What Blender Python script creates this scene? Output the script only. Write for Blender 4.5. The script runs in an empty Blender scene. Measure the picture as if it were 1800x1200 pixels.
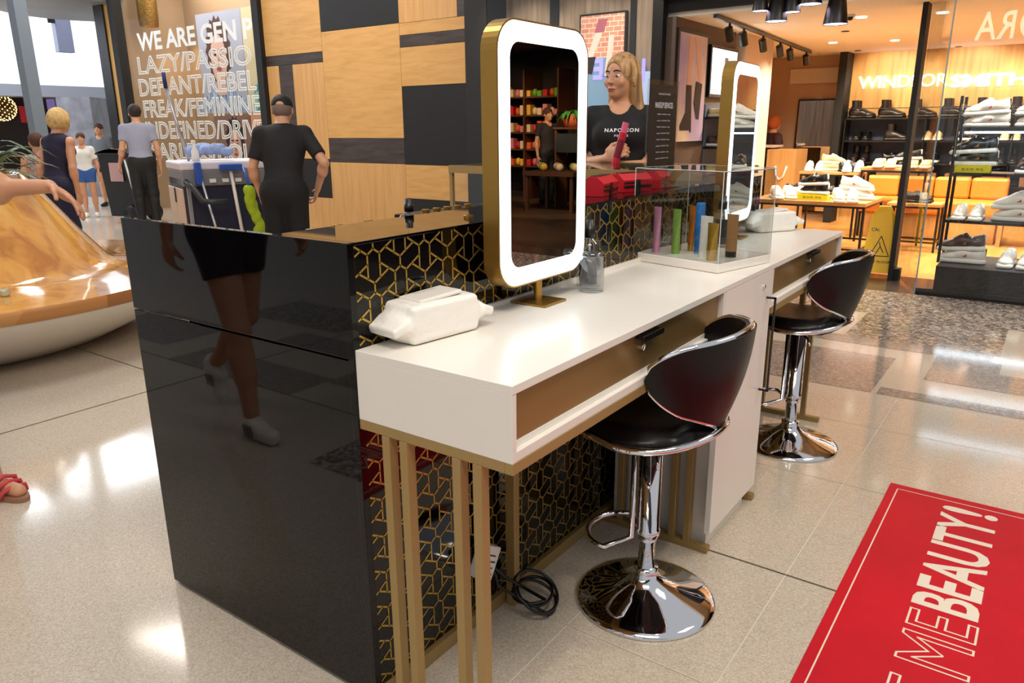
import bpy, bmesh, math, random
import numpy as np
from mathutils import Vector, Matrix
from mathutils.bvhtree import BVHTree
random.seed(4); rng = np.random.default_rng(4)
scene = bpy.context.scene
PI = math.pi

# ------------------------------------------------------------------ camera
cam_d = bpy.data.cameras.new('camera'); cam = bpy.data.objects.new('camera', cam_d)
scene.collection.objects.link(cam); scene.camera = cam
CR = np.array([0.81277707, 0.58252971, -0.00725017])
CU = np.array([-0.15352451, 0.2261777, 0.96191157])
CF = np.array([-0.5619819, 0.78070659, -0.27326464])
CP = np.array([1.1087, -0.9918, 1.2889]); FPX = 1318.16
M = Matrix.Identity(4)
for i in range(3):
    M[i][0] = CR[i]; M[i][1] = CU[i]; M[i][2] = -CF[i]; M[i][3] = CP[i]
cam.matrix_world = M
cam_d.sensor_width = 36; cam_d.lens = FPX/1800*36; cam_d.clip_start = .05; cam_d.clip_end = 200

def ray(u, v):
    d = CF*FPX + CR*(u-900) - CU*(v-600); return d/np.linalg.norm(d)
def atz(u, v, z=0.): d = ray(u, v); return CP + d*((z-CP[2])/d[2])
def atx(u, v, x): d = ray(u, v); return CP + d*((x-CP[0])/d[0])
def aty(u, v, y): d = ray(u, v); return CP + d*((y-CP[1])/d[1])
def atd(u, v, D): return CP + ray(u, v)*D

# ------------------------------------------------------------------ world, view, lights
vs = scene.view_settings
vs.view_transform = 'Standard'; vs.look = 'None'; vs.gamma = 1; vs.use_curve_mapping = False; vs.exposure = 0.0
w = bpy.data.worlds.new('world'); scene.world = w; w.use_nodes = True
w.node_tree.nodes['Background'].inputs[0].default_value = (.93, .95, 1, 1)
w.node_tree.nodes['Background'].inputs[1].default_value = .50
scene.cycles.use_denoising = True
scene.cycles.max_bounces = 8; scene.cycles.transparent_max_bounces = 24
scene.cycles.sample_clamp_indirect = 6; scene.cycles.caustics_reflective = False; scene.cycles.caustics_refractive = False

def area(name, loc, target, sx, sy, power, col=(1, .9, .78), spread=180):
    l = bpy.data.lights.new(name, 'AREA'); l.shape = 'RECTANGLE'; l.size = sx; l.size_y = sy
    l.energy = power; l.color = col; l.spread = math.radians(spread)
    o = bpy.data.objects.new(name, l); scene.collection.objects.link(o); o.location = loc
    o.rotation_euler = (Vector(target)-Vector(loc)).to_track_quat('-Z', 'Y').to_euler(); return o
def spot(name, loc, target, power, ang=50, col=(1, .86, .68), r=.04, blend=.5):
    l = bpy.data.lights.new(name, 'SPOT'); l.energy = power; l.spot_size = math.radians(ang); l.color = col
    l.shadow_soft_size = r; l.spot_blend = blend
    o = bpy.data.objects.new(name, l); scene.collection.objects.link(o); o.location = loc
    o.rotation_euler = (Vector(target)-Vector(loc)).to_track_quat('-Z', 'Y').to_euler(); return o
# unseen overhead lights added to light the mall and reflect in the floor
area('mall_light', (1.6, -1.2, 4.3), (.6, .6, 0), 2.0, .9, 96)
area('mall_light', (2.4, 2.6, 4.2), (1.4, 2.2, 0), 1.6, .8, 50)
area('mall_light', (-2.6, .4, 4.4), (-2.6, .8, 0), 1.6, 1.2, 55, (1, .93, .85))
area('mall_light', (-6.0, 3.0, 4.5), (-6.5, 5.0, .8), 1.8, 1.0, 150, (1, .92, .82))
area('mall_light', (-13, 4.5, 4.6), (-13, 5.0, 0), 3, 3, 260, (.9, .95, 1))
spot('kiosk_spot', (1.0, .9, 3.9), (.25, .9, .86), 60, 40)
spot('kiosk_spot', (1.0, 2.3, 3.9), (-.5, 2.5, 1.2), 60, 44)
# shoe shop
for x in (-1.3, -.45, .45):
    for y in (6.9, 7.9, 9.0): spot('shop_downlight', (x, y, 2.17), (x, y+.1, 0), 115, 140, (1, .87, .68), .06, .8)
for x in (.7, 1.3, 2.0): spot('window_downlight', (x, 5.74, 2.17), (x, 6.0, .4), 70, 100, (1, .95, .86), .04, .7)
for x in (1.2, 2.0): spot('shop_downlight', (x, 8.2, 2.17), (x, 8.3, 0), 95, 140, (1, .87, .68), .06, .8)
for x in (-3.6, -2.9, -2.3): spot('facade_fill', (x, 5.0, 2.9), (x, 5.95, 1.6), 34, 70, (1, .9, .76))  # unseen fill spots added to brighten the brown facade
spot('fascia_fill', (.4, 4.5, 2.9), (.4, 5.5, 2.6), 40, 110, (1, .8, .55))  # unseen fill added to lift the bronze fascia
for x in (-.9, 0, .9):
    spot('sign_wall_spot', (x, 9.3, 2.14), (x, 10.4, 1.5), 75, 80, (1, .84, .58))

# ------------------------------------------------------------------ materials
MATS = {}
def srgb(c):
    f = lambda v: v/12.92 if v <= .04045 else ((v+.055)/1.055)**2.4
    return tuple(f(v/255) for v in c)
def mat(name, rgb=(200, 200, 200), rough=.5, metal=0., emit=0., coat=0., spec=.5, noise=None, bump=None, sheen=0):
    if name in MATS: return MATS[name]
    m = bpy.data.materials.new(name); m.use_nodes = True; nt = m.node_tree; N = nt.nodes; L = nt.links
    b = N['Principled BSDF']; c = srgb(rgb)
    b.inputs['Base Color'].default_value = (*c, 1); b.inputs['Roughness'].default_value = rough
    b.inputs['Metallic'].default_value = metal; b.inputs['Coat Weight'].default_value = coat
    b.inputs['Coat Roughness'].default_value = .03; b.inputs['Specular IOR Level'].default_value = spec
    if sheen: b.inputs['Sheen Weight'].default_value = sheen
    if emit:
        b.inputs['Emission Color'].default_value = (*c, 1); b.inputs['Emission Strength'].default_value = emit
    tc = N.new('ShaderNodeTexCoord')
    if noise:   # (scale, amount)
        t = N.new('ShaderNodeTexNoise'); t.inputs['Scale'].default_value = noise[0]; t.inputs['Detail'].default_value = 4
        L.new(tc.outputs['Object'], t.inputs['Vector'])
        r = N.new('ShaderNodeMapRange'); r.inputs['From Min'].default_value = .3; r.inputs['From Max'].default_value = .7
        r.inputs['To Min'].default_value = 1-noise[1]; r.inputs['To Max'].default_value = 1+noise[1]*.6
        L.new(t.outputs['Fac'], r.inputs['Value'])
        mx = N.new('ShaderNodeVectorMath'); mx.operation = 'SCALE'; mx.inputs[0].default_value = c
        L.new(r.outputs[0], mx.inputs['Scale']); L.new(mx.outputs[0], b.inputs['Base Color'])
    if bump:    # (scale, strength)
        t = N.new('ShaderNodeTexNoise'); t.inputs['Scale'].default_value = bump[0]; t.inputs['Detail'].default_value = 3
        L.new(tc.outputs['Object'], t.inputs['Vector'])
        bp = N.new('ShaderNodeBump'); bp.inputs['Strength'].default_value = bump[1]; bp.inputs['Distance'].default_value = .01
        L.new(t.outputs['Fac'], bp.inputs['Height']); L.new(bp.outputs[0], b.inputs['Normal'])
    MATS[name] = m; return m
def ramp_mat(name, stops, rough, tex, mapping=(1, 1, 1), scale=5, detail=6, dist=0., spec=.5, coat=0., speck=None, rot=(0, 0, 0)):
    """stops: [(pos, rgb)], tex: noise|voronoi|wave"""
    m = bpy.data.materials.new(name); m.use_nodes = True; nt = m.node_tree; N = nt.nodes; L = nt.links
    b = N['Principled BSDF']; b.inputs['Roughness'].default_value = rough; b.inputs['Coat Weight'].default_value = coat
    b.inputs['Specular IOR Level'].default_value = spec; b.inputs['Coat Roughness'].default_value = .05
    tc = N.new('ShaderNodeTexCoord'); mp = N.new('ShaderNodeMapping'); mp.inputs['Scale'].default_value = mapping
    mp.inputs['Rotation'].default_value = rot
    L.new(tc.outputs['Object'], mp.inputs['Vector'])
    if tex == 'voronoi':
        t = N.new('ShaderNodeTexVoronoi'); t.inputs['Scale'].default_value = scale; out = t.outputs['Color']
        s = N.new('ShaderNodeSeparateColor'); L.new(out, s.inputs[0]); out = s.outputs[0]
    else:
        t = N.new('ShaderNodeTexNoise'); t.inputs['Scale'].default_value = scale; t.inputs['Detail'].default_value = detail
        t.inputs['Distortion'].default_value = dist; out = t.outputs['Fac']
    L.new(mp.outputs[0], t.inputs['Vector'])
    r = N.new('ShaderNodeValToRGB'); L.new(out, r.inputs[0]); e = r.color_ramp.elements
    while len(e) < len(stops): e.new(.5)
    for k, (p, c) in enumerate(stops): e[k].position = p; e[k].color = (*srgb(c), 1)
    col = r.outputs[0]
    if speck:  # (scale, factor, rgb) fine chips multiplied in
        v = N.new('ShaderNodeTexVoronoi'); v.inputs['Scale'].default_value = speck[0]; L.new(tc.outputs['Object'], v.inputs['Vector'])
        s = N.new('ShaderNodeSeparateColor'); L.new(v.outputs['Color'], s.inputs[0])
        g = N.new('ShaderNodeMapRange'); g.inputs['From Min'].default_value = speck[3]; g.inputs['From Max'].default_value = speck[3]+.05
        g.inputs['To Max'].default_value = speck[1]; L.new(s.outputs[0], g.inputs['Value'])
        mx = N.new('ShaderNodeMix'); mx.data_type = 'RGBA'; mx.inputs['B'].default_value = (*srgb(speck[2]), 1)
        L.new(g.outputs[0], mx.inputs['Factor']); L.new(col, mx.inputs['A']); col = mx.outputs['Result']
    L.new(col, b.inputs['Base Color']); MATS[name] = m; return m
def glass_mat(name, tint=(1, 1, 1), ior=1.45, gain=1.0, base=0.0, rough=0.0, haze=None):
    m = bpy.data.materials.new(name); m.use_nodes = True; nt = m.node_tree; N = nt.nodes; L = nt.links
    N.remove(N['Principled BSDF']); out = N['Material Output']
    tr = N.new('ShaderNodeBsdfTransparent'); tr.inputs[0].default_value = (*tint, 1)
    gl = N.new('ShaderNodeBsdfGlossy'); gl.inputs['Roughness'].default_value = rough
    ge = N.new('ShaderNodeNewGeometry'); dt = N.new('ShaderNodeVectorMath'); dt.operation = 'DOT_PRODUCT'
    L.new(ge.outputs['Incoming'], dt.inputs[0]); L.new(ge.outputs['Normal'], dt.inputs[1])
    ab = N.new('ShaderNodeMath'); ab.operation = 'ABSOLUTE'; L.new(dt.outputs['Value'], ab.inputs[0])
    om = N.new('ShaderNodeMath'); om.operation = 'SUBTRACT'; om.inputs[0].default_value = 1; L.new(ab.outputs[0], om.inputs[1])
    pw = N.new('ShaderNodeMath'); pw.operation = 'POWER'; pw.inputs[1].default_value = 5; L.new(om.outputs[0], pw.inputs[0])
    ma = N.new('ShaderNodeMath'); ma.operation = 'MULTIPLY_ADD'; ma.inputs[1].default_value = .9*gain; ma.inputs[2].default_value = base+((ior-1)/(ior+1))**2*gain
    ma.use_clamp = True
    L.new(pw.outputs[0], ma.inputs[0]); mx = N.new('ShaderNodeMixShader')
    L.new(ma.outputs[0], mx.inputs[0]); L.new(tr.outputs[0], mx.inputs[1]); L.new(gl.outputs[0], mx.inputs[2])
    L.new(mx.outputs[0], out.inputs[0]); MATS[name] = m; return m

terr = ramp_mat('terrazzo', [(0, (186, 172, 152)), (.3, (200, 187, 168)), (.75, (208, 196, 178)), (1, (218, 207, 190))], .10, 'voronoi', scale=260, spec=.55)
gran = ramp_mat('speckled_granite', [(0, (92, 82, 75)), (.4, (135, 122, 112)), (.7, (170, 156, 142)), (1, (205, 192, 176))], .10, 'voronoi', scale=55)
gran2 = ramp_mat('grey_granite', [(0, (128, 116, 108)), (.5, (150, 138, 128)), (1, (178, 166, 154))], .10, 'voronoi', scale=90)
dkst = ramp_mat('dark_threshold_stone', [(.3, (52, 44, 40)), (.7, (78, 68, 60))], .2, 'noise', scale=3)
woodh = ramp_mat('oak_horizontal_grain', [(.25, (188, 140, 78)), (.5, (202, 153, 88)), (.75, (209, 161, 97))], .42, 'noise', (1.2, 1, 9), 2.2, 7, .6)
woodv = ramp_mat('oak_vertical_grain', [(.3, (190, 142, 84)), (.5, (202, 153, 92)), (.7, (208, 160, 100))], .42, 'noise', (14, 1, .7), 2.0, 6, .3)
woodd = ramp_mat('dark_stained_oak', [(.3, (44, 34, 30)), (.6, (66, 54, 48)), (.8, (76, 62, 54))], .45, 'noise', (1.2, 1, 10), 2.5, 7, .5)
woodb = mat('black_panel', (18, 14, 12), .45)
woodseat = ramp_mat('honey_laminated_wood', [(.3, (188, 120, 40)), (.5, (222, 158, 66)), (.72, (238, 182, 92))], .12, 'noise', (3.5, 3.5, .6), 1.6, 6, 1.4, coat=.8)
woodedge = ramp_mat('wood_block_edge', [(.0, (150, 96, 48)), (.35, (176, 116, 60)), (.7, (196, 138, 78)), (1, (206, 150, 90))], .3, 'voronoi', scale=5)
shopfl = ramp_mat('shop_oak_floor', [(.3, (196, 138, 70)), (.6, (218, 160, 88)), (.8, (228, 174, 104))], .28, 'noise', (8, .8, 1), 2, 5, .3)
signwood = ramp_mat('sign_wall_oak', [(.3, (190, 142, 78)), (.5, (212, 165, 98)), (.7, (222, 178, 112))], .5, 'noise', (9, 1, .5), 2, 6, .3)
tabwood = ramp_mat('table_oak', [(.3, (166, 120, 66)), (.6, (196, 150, 92)), (.8, (206, 160, 100))], .4, 'noise', (1, 8, 1), 3, 5, .3)
bgloss = mat('black_gloss_laminate', (4, 3, 3), .03, spec=.33)
bface = mat('black_gloss_face', (4, 3, 4), .04, spec=.4)
brass = mat('brass_inlay', (196, 160, 74), .33, .75)
gold = mat('gold_powder_coat', (166, 138, 86), .42, .3)
goldm = mat('brushed_gold', (178, 138, 66), .3, .85)
bronze = mat('bronze_drawer_front', (158, 126, 76), .36, .55)
white = mat('white_satin', (236, 231, 222), .28, coat=.1)
whitem = mat('white_matt', (232, 230, 224), .6)
black = mat('black_satin', (14, 13, 13), .35)
blackm = mat('black_matt', (16, 15, 15), .7)
chrome = mat('chrome', (235, 235, 238), .05, 1.0)
vinyl = mat('black_vinyl', (13, 11, 13), .34, spec=.32, bump=(30, .05))
led = mat('white_light_strip', (232, 246, 255), .5, emit=2.0)
mirror = mat('mirror_glass', (225, 228, 226), .0, 1.0)
glass = glass_mat('clear_shop_glass', (.975, .985, .98), 1.5, 1.0)
acry = glass_mat('clear_acrylic', (.94, .95, .94), 1.49, 1.3, .03)
gedge = mat('glass_edge', (120, 150, 160), .2)
red = mat('red_vinyl', (206, 8, 34), .5, spec=.3, noise=(3, .12))
redbr = mat('bright_red_card', (190, 18, 34), .4)
cream = mat('cream_print', (238, 226, 206), .5)
whitepr = mat('white_print', (240, 240, 238), .5)
yellow = mat('yellow_plastic', (238, 186, 8), .4)
price = mat('yellow_price_card', (226, 214, 20), .5)
tan = mat('tan_leather', (214, 134, 50), .4)
grey = mat('grey_plastic', (120, 120, 126), .45)
dgrey = mat('dark_grey_plastic', (44, 46, 54), .45)
skin = mat('skin_light', (208, 150, 114), .5, noise=(12, .05))
skin2 = mat('skin_warm', (206, 150, 116), .5, noise=(12, .05))
taupe = mat('taupe_wall', (172, 140, 112), .7)
pinkw = mat('pale_plaster', (206, 184, 166), .7)
ceilm = mat('shop_ceiling_paint', (246, 238, 222), .8)
alu = mat('brushed_aluminium', (190, 192, 196), .3, .8)

# ------------------------------------------------------------------ object helpers
COL = scene.collection
def tag(o, label, cat, group=None, kind=None):
    o['label'] = label; o['category'] = cat
    if group: o['group'] = group
    if kind: o['kind'] = kind
    return o
def thing(name, label, cat, loc=(0, 0, 0), rz=0., group=None):
    o = bpy.data.objects.new(name, None); COL.objects.link(o); o.empty_display_size = .05
    o.location = loc; o.rotation_euler = (0, 0, rz); return tag(o, label, cat, group)
def linkmesh(name, me, m, parent=None, loc=None, smooth=False, rz=0.):
    o = bpy.data.objects.new(name, me); COL.objects.link(o)
    for mm in (m if isinstance(m, (list, tuple)) else [m]): me.materials.append(mm)
    if parent is not None: o.parent = parent
    if loc is not None: o.location = loc
    if rz: o.rotation_euler = (0, 0, rz)
    if smooth:
        me.polygons.foreach_set('use_smooth', [True]*len(me.polygons))
    return o
class MB:
    def __init__(s): s.v = []; s.f = []; s.sm = []; s.mi = []; s.cur = 0; s.T = None
    def _a(s, vs, fs, sm=False):
        n = len(s.v)
        if s.T is not None: vs = [tuple(s.T @ Vector(p)) for p in vs]
        s.v += [tuple(p) for p in vs]; s.f += [tuple(n+i for i in f) for f in fs]; s.sm += [sm]*len(fs); s.mi += [s.cur]*len(fs); return s
    def box(s, x0, x1, y0, y1, z0, z1, bev=0.):
        if bev > 0:
            b = min(bev, (x1-x0)/2.01, (y1-y0)/2.01, (z1-z0)/2.01); bm = bmesh.new()
            bmesh.ops.create_cube(bm, size=1)
            for q in bm.verts: q.co = Vector(((x0+x1)/2+q.co.x*(x1-x0), (y0+y1)/2+q.co.y*(y1-y0), (z0+z1)/2+q.co.z*(z1-z0)))
            bmesh.ops.bevel(bm, geom=bm.edges[:], offset=b, segments=2, profile=.5, affect='EDGES')
            bm.verts.index_update(); s._a([q.co[:] for q in bm.verts], [[q.index for q in f.verts] for f in bm.faces]); bm.free(); return s
        v = [(x, y, z) for x in (x0, x1) for y in (y0, y1) for z in (z0, z1)]
        return s._a(v, [(0, 1, 3, 2), (4, 6, 7, 5), (0, 4, 5, 1), (2, 3, 7, 6), (0, 2, 6, 4), (1, 5, 7, 3)])
    def quad(s, a, b, c, d): return s._a([a, b, c, d], [(0, 1, 2, 3)])
    def prism(s, pts, d):   # pts 3D planar loop, extruded by vector d
        n = len(pts); q = [tuple(np.add(p, d)) for p in pts]
        return s._a(list(pts)+q, [tuple(range(n))[::-1], tuple(range(n, 2*n))]+[(i, (i+1) % n, n+(i+1) % n, n+i) for i in range(n)])
    def lathe(s, prof, c=(0, 0, 0), seg=32, ax=2, a0=0., a1=2*PI):
        full = abs(a1-a0-2*PI) < 1e-6; ns = seg if full else seg+1; v = []
        for r, z in prof:
            for k in range(ns):
                a = a0+(a1-a0)*k/seg; p = [r*math.cos(a), r*math.sin(a), z]
                if ax == 0: p = [p[2], p[0], p[1]]
                if ax == 1: p = [p[0], p[2], p[1]]
                v.append((p[0]+c[0], p[1]+c[1], p[2]+c[2]))
        f = []
        for i in range(len(prof)-1):
            for k in range(seg):
                a = i*ns+k; b = i*ns+(k+1) % ns; f.append((a, b, b+ns, a+ns))
        return s._a(v, f, True)
    def cyl(s, c, r, z0, z1, seg=24, r2=None, ax=2):
        r2 = r if r2 is None else r2
        return s.lathe([(1e-5, z0), (r, z0), (r, z0+1e-4), (r2, z1-1e-4), (r2, z1), (1e-5, z1)], c, seg, ax)
    def tube(s, pts, r, seg=10, closed=False):
        P = [Vector(p) for p in pts]; n = len(P); R = r if isinstance(r, (list, tuple)) else [r]*n; v = []; up = None
        for i in range(n):
            t = (P[(i+1) % n]-P[i-1]) if closed else (P[min(i+1, n-1)]-P[max(i-1, 0)])
            t.normalize()
            if up is None: up = t.orthogonal().normalized()
            up = (up-t*up.dot(t)).normalized(); b = t.cross(up)
            for k in range(seg):
                a = 2*PI*k/seg; v.append(tuple(P[i]+(up*math.cos(a)+b*math.sin(a))*R[i]))
        f = []; m = n if closed else n-1
        for i in range(m):
            j = (i+1) % n
            for k in range(seg): f.append((i*seg+k, i*seg+(k+1) % seg, j*seg+(k+1) % seg, j*seg+k))
        if not closed: f += [tuple(range(seg))[::-1], tuple((n-1)*seg+k for k in range(seg))]
        return s._a(v, f, True)
    def bar(s, a, b, w, h=None, up=(0, 0, 1)):
        h = h or w; a = Vector(a); b = Vector(b); t = (b-a).normalized(); u = Vector(up)
        if abs(t.dot(u)) > .98: u = Vector((1, 0, 0))
        x = t.cross(u).normalized(); y = x.cross(t)
        v = [tuple(p+x*sx*w/2+y*sy*h/2) for p in (a, b) for sx, sy in ((-1, -1), (1, -1), (1, 1), (-1, 1))]
        return s._a(v, [(3, 2, 1, 0), (4, 5, 6, 7), (0, 1, 5, 4), (1, 2, 6, 5), (2, 3, 7, 6), (3, 0, 4, 7)])
    def grid(s, fn, nu, nv, closed_u=False, thick=None):
        v = [fn(i/(nu if closed_u else nu-1), j/(nv-1)) for j in range(nv) for i in range(nu)]; f = []
        for j in range(nv-1):
            for i in range(nu if closed_u else nu-1):
                a = j*nu+i; b = j*nu+(i+1) % nu; f.append((a, b, b+nu, a+nu))
        return s._a(v, f, True)
    def build(s, name, m, parent=None, org=(0, 0, 0), loc=None, label=None, rz=0.):
        me = bpy.data.meshes.new(name)
        vs = [(a-org[0], b-org[1], c-org[2]) for a, b, c in s.v]
        me.from_pydata(vs, [], s.f); me.polygons.foreach_set('use_smooth', s.sm)
        if any(s.mi): me.polygons.foreach_set('material_index', s.mi)
        me.validate(); me.update(); o = linkmesh(name, me, m, parent, loc, rz=rz)
        if label: o['label'] = label
        return o
def solo(name, mb, m, label, cat, group=None, org=None):
    """a thing that is one mesh, its origin moved to the base centre"""
    if org is None:
        a = np.array(mb.v); lo = a.min(0); hi = a.max(0); org = ((lo[0]+hi[0])/2, (lo[1]+hi[1])/2, lo[2])
    return tag(mb.build(name, m, None, org, org), label, cat, group)
def struct(name, mb, m):
    o = mb.build(name, m); o['kind'] = 'structure'; return o
def children(o): return [c for c in bpy.data.objects if c.parent == o]
KIDS = {}
def copy_tree(o, parent=None):
    c = o.copy(); COL.objects.link(c); c.parent = parent
    if o.name not in KIDS: KIDS[o.name] = children(o)
    for ch in KIDS[o.name]: copy_tree(ch, c)
    return c
def text_mesh(txt, bold=0., outline=0., spacing=1.0, res=3):
    cu = bpy.data.curves.new('t', 'FONT'); cu.body = txt; cu.size = 1; cu.offset = bold; cu.space_character = spacing
    cu.resolution_u = res
    if outline: cu.fill_mode = 'NONE'; cu.bevel_depth = outline; cu.bevel_resolution = 0
    ob = bpy.data.objects.new('t', cu); COL.objects.link(ob); bpy.context.view_layer.update()
    me = bpy.data.meshes.new_from_object(ob.evaluated_get(bpy.context.evaluated_depsgraph_get()))
    vs = np.array([v.co[:] for v in me.vertices]); fs = [tuple(p.vertices) for p in me.polygons]
    bpy.data.objects.remove(ob); bpy.data.meshes.remove(me); return vs, fs
def add_text(mb, txt, org, xd, yd, width, height, bold=0., outline=0., spacing=1., depth=0.):
    """text box fitted so its ink starts at org and spans width along xd, height along yd"""
    vs, fs = text_mesh(txt, bold, outline, spacing); lo = vs.min(0); hi = vs.max(0)
    X = (vs[:, 0]-lo[0])/(hi[0]-lo[0]); Y = (vs[:, 1]-lo[1])/max(hi[1]-lo[1], 1e-6)
    xd = np.array(xd, float); yd = np.array(yd, float); n = np.cross(xd, yd); sc = width/(hi[0]-lo[0])
    P = np.array(org)+np.outer(X*width, xd)+np.outer(Y*height, yd)+np.outer(vs[:, 2]*sc*(.3 if outline else 1), n)
    mb._a([tuple(p) for p in P], fs)
    if depth:
        P2 = P-n*depth; mb._a([tuple(p) for p in P2], [f[::-1] for f in fs])
        ed = {}
        for f in fs:
            for i in range(len(f)):
                e = (f[i], f[(i+1) % len(f)])
                if (e[1], e[0]) in ed: ed.pop((e[1], e[0]))
                else: ed[e] = 1
        k = len(P); mb._a([tuple(p) for p in P]+[tuple(p) for p in P2], [(b, a, a+k, b+k) for a, b in ed])
    return mb

# ------------------------------------------------------------------ implicit surfaces
def Rx(a): c, s = math.cos(a), math.sin(a); return np.array([[1, 0, 0], [0, c, -s], [0, s, c]])
class Fld:
    def __init__(s, lo, hi, h):
        s.lo = np.array(lo, float); s.h = h; s.n = np.ceil((np.array(hi)-s.lo)/h).astype(int)+1
        s.F = np.full(tuple(s.n), 1., np.float32)
    def _sub(s, lo, hi):
        a = np.clip(np.floor((np.array(lo)-s.lo)/s.h).astype(int), 0, s.n-1); b = np.clip(np.ceil((np.array(hi)-s.lo)/s.h).astype(int)+1, 1, s.n)
        if np.any(b <= a): return None
        g = [((np.arange(a[i], b[i])*s.h+s.lo[i])).astype(np.float32) for i in range(3)]
        return tuple(slice(a[i], b[i]) for i in range(3)), np.meshgrid(*g, indexing='ij')
    def _mix(s, sl, d, k, op):
        A = s.F[sl]
        if op == 'sub':
            hh = np.maximum(k-np.abs(A+d), 0)/max(k, 1e-6); s.F[sl] = np.maximum(A, -d)+hh*hh*k/4; return
        if k <= 0: s.F[sl] = np.minimum(A, d); return
        hh = np.maximum(k-np.abs(A-d), 0)/k; s.F[sl] = np.minimum(A, d)-hh*hh*k/4
    def cone(s, a, b, ra, rb, k=.02, op='add', cut=False):
        a = np.array(a, float); b = np.array(b, float); m = max(ra, rb)+k+.03
        q = s._sub(np.minimum(a, b)-m, np.maximum(a, b)+m)
        if q is None: return s
        sl, (X, Y, Z) = q; ab = b-a; L2 = max(ab@ab, 1e-9)
        t0 = ((X-a[0])*ab[0]+(Y-a[1])*ab[1]+(Z-a[2])*ab[2])/L2; t = np.clip(t0, 0, 1)
        d = np.sqrt((X-a[0]-t*ab[0])**2+(Y-a[1]-t*ab[1])**2+(Z-a[2]-t*ab[2])**2)-(ra+t*(rb-ra))
        if cut: d = np.maximum(d, (t0-1)*math.sqrt(L2))
        s._mix(sl, d, k, op); return s
    def ell(s, c, r, R=None, k=.02, op='add'):
        c = np.array(c, float); r = np.array(r, float); m = max(r)+k+.03; q = s._sub(c-m, c+m)
        if q is None: return s
        sl, (X, Y, Z) = q; p = np.stack([X-c[0], Y-c[1], Z-c[2]], -1)
        if R is not None: p = p@np.array(R, np.float32)
        k0 = np.sqrt(((p/r)**2).sum(-1))+1e-6; k1 = np.sqrt(((p/(r*r))**2).sum(-1))+1e-6
        s._mix(sl, k0*(k0-1)/k1, k, op); return s
    def rbox(s, c, hsz, rad, R=None, k=.0, op='add'):
        c = np.array(c, float); hs = np.array(hsz, float); m = np.linalg.norm(hs)+k+.03; q = s._sub(c-m, c+m)
        sl, (X, Y, Z) = q; p = np.stack([X-c[0], Y-c[1], Z-c[2]], -1)
        if R is not None: p = p@np.array(R, np.float32)
        qq = np.abs(p)-(hs-rad); d = np.sqrt((np.maximum(qq, 0)**2).sum(-1))+np.minimum(qq.max(-1), 0)-rad
        s._mix(sl, d, k, op); return s
    def cut(s, p, n):
        sl, (X, Y, Z) = s._sub(s.lo, s.lo+s.n*s.h); n = np.array(n, float)/np.linalg.norm(n)
        s.F[sl] = np.maximum(s.F[sl], (X-p[0])*n[0]+(Y-p[1])*n[1]+(Z-p[2])*n[2]); return s
    def mesh(s):
        F = s.F; n = F.shape; F[0] = F[-1] = 1; F[:, 0] = F[:, -1] = 1; F[:, :, 0] = F[:, :, -1] = 1
        cn = (n[0]-1, n[1]-1, n[2]-1); S = np.zeros(cn+(3,), np.float32); C = np.zeros(cn, np.int16); I = F < 0; EE = []
        for ax in range(3):
            a = [slice(None)]*3; b = [slice(None)]*3; a[ax] = slice(0, -1); b[ax] = slice(1, None)
            cr = I[tuple(a)] != I[tuple(b)]; idx = np.argwhere(cr)
            f0 = F[tuple(a)][cr]; f1 = F[tuple(b)][cr]; P = idx.astype(np.float32); P[:, ax] += f0/(f0-f1)
            o1, o2 = [(1, 2), (2, 0), (0, 1)][ax]; quad = []
            for d1, d2 in ((-1, -1), (0, -1), (0, 0), (-1, 0)):
                j = idx.copy(); j[:, o1] += d1; j[:, o2] += d2; quad.append(j)
                np.add.at(S, (j[:, 0], j[:, 1], j[:, 2]), P); np.add.at(C, (j[:, 0], j[:, 1], j[:, 2]), 1)
            EE.append((quad, f0 < 0))
        act = C > 0; vid = np.full(cn, -1, np.int64); vid[act] = np.arange(act.sum())
        V = S[act]/C[act][:, None]*s.h+s.lo; fc = []
        for quad, neg in EE:
            q = np.stack([vid[j[:, 0], j[:, 1], j[:, 2]] for j in quad], 1)
            q[~neg] = q[~neg][:, ::-1]; fc.append(q)
        return V, np.concatenate(fc)
    def build(s, name, m, parent=None, org=(0, 0, 0), loc=None, lap=1, label=None, bevels=None):
        V, Q = s.mesh(); me = bpy.data.meshes.new(name); V = V-np.array(org)
        me.vertices.add(len(V)); me.vertices.foreach_set('co', V.astype(np.float32).ravel())
        me.loops.add(len(Q)*4); me.loops.foreach_set('vertex_index', Q.astype(np.int32).ravel())
        me.polygons.add(len(Q)); me.polygons.foreach_set('loop_start', np.arange(0, len(Q)*4, 4, dtype=np.int32))
        me.update(calc_edges=True); me.validate()
        me.polygons.foreach_set('use_smooth', [True]*len(me.polygons))
        o = linkmesh(name, me, m, parent, loc)
        if label: o['label'] = label
        return o

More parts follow.
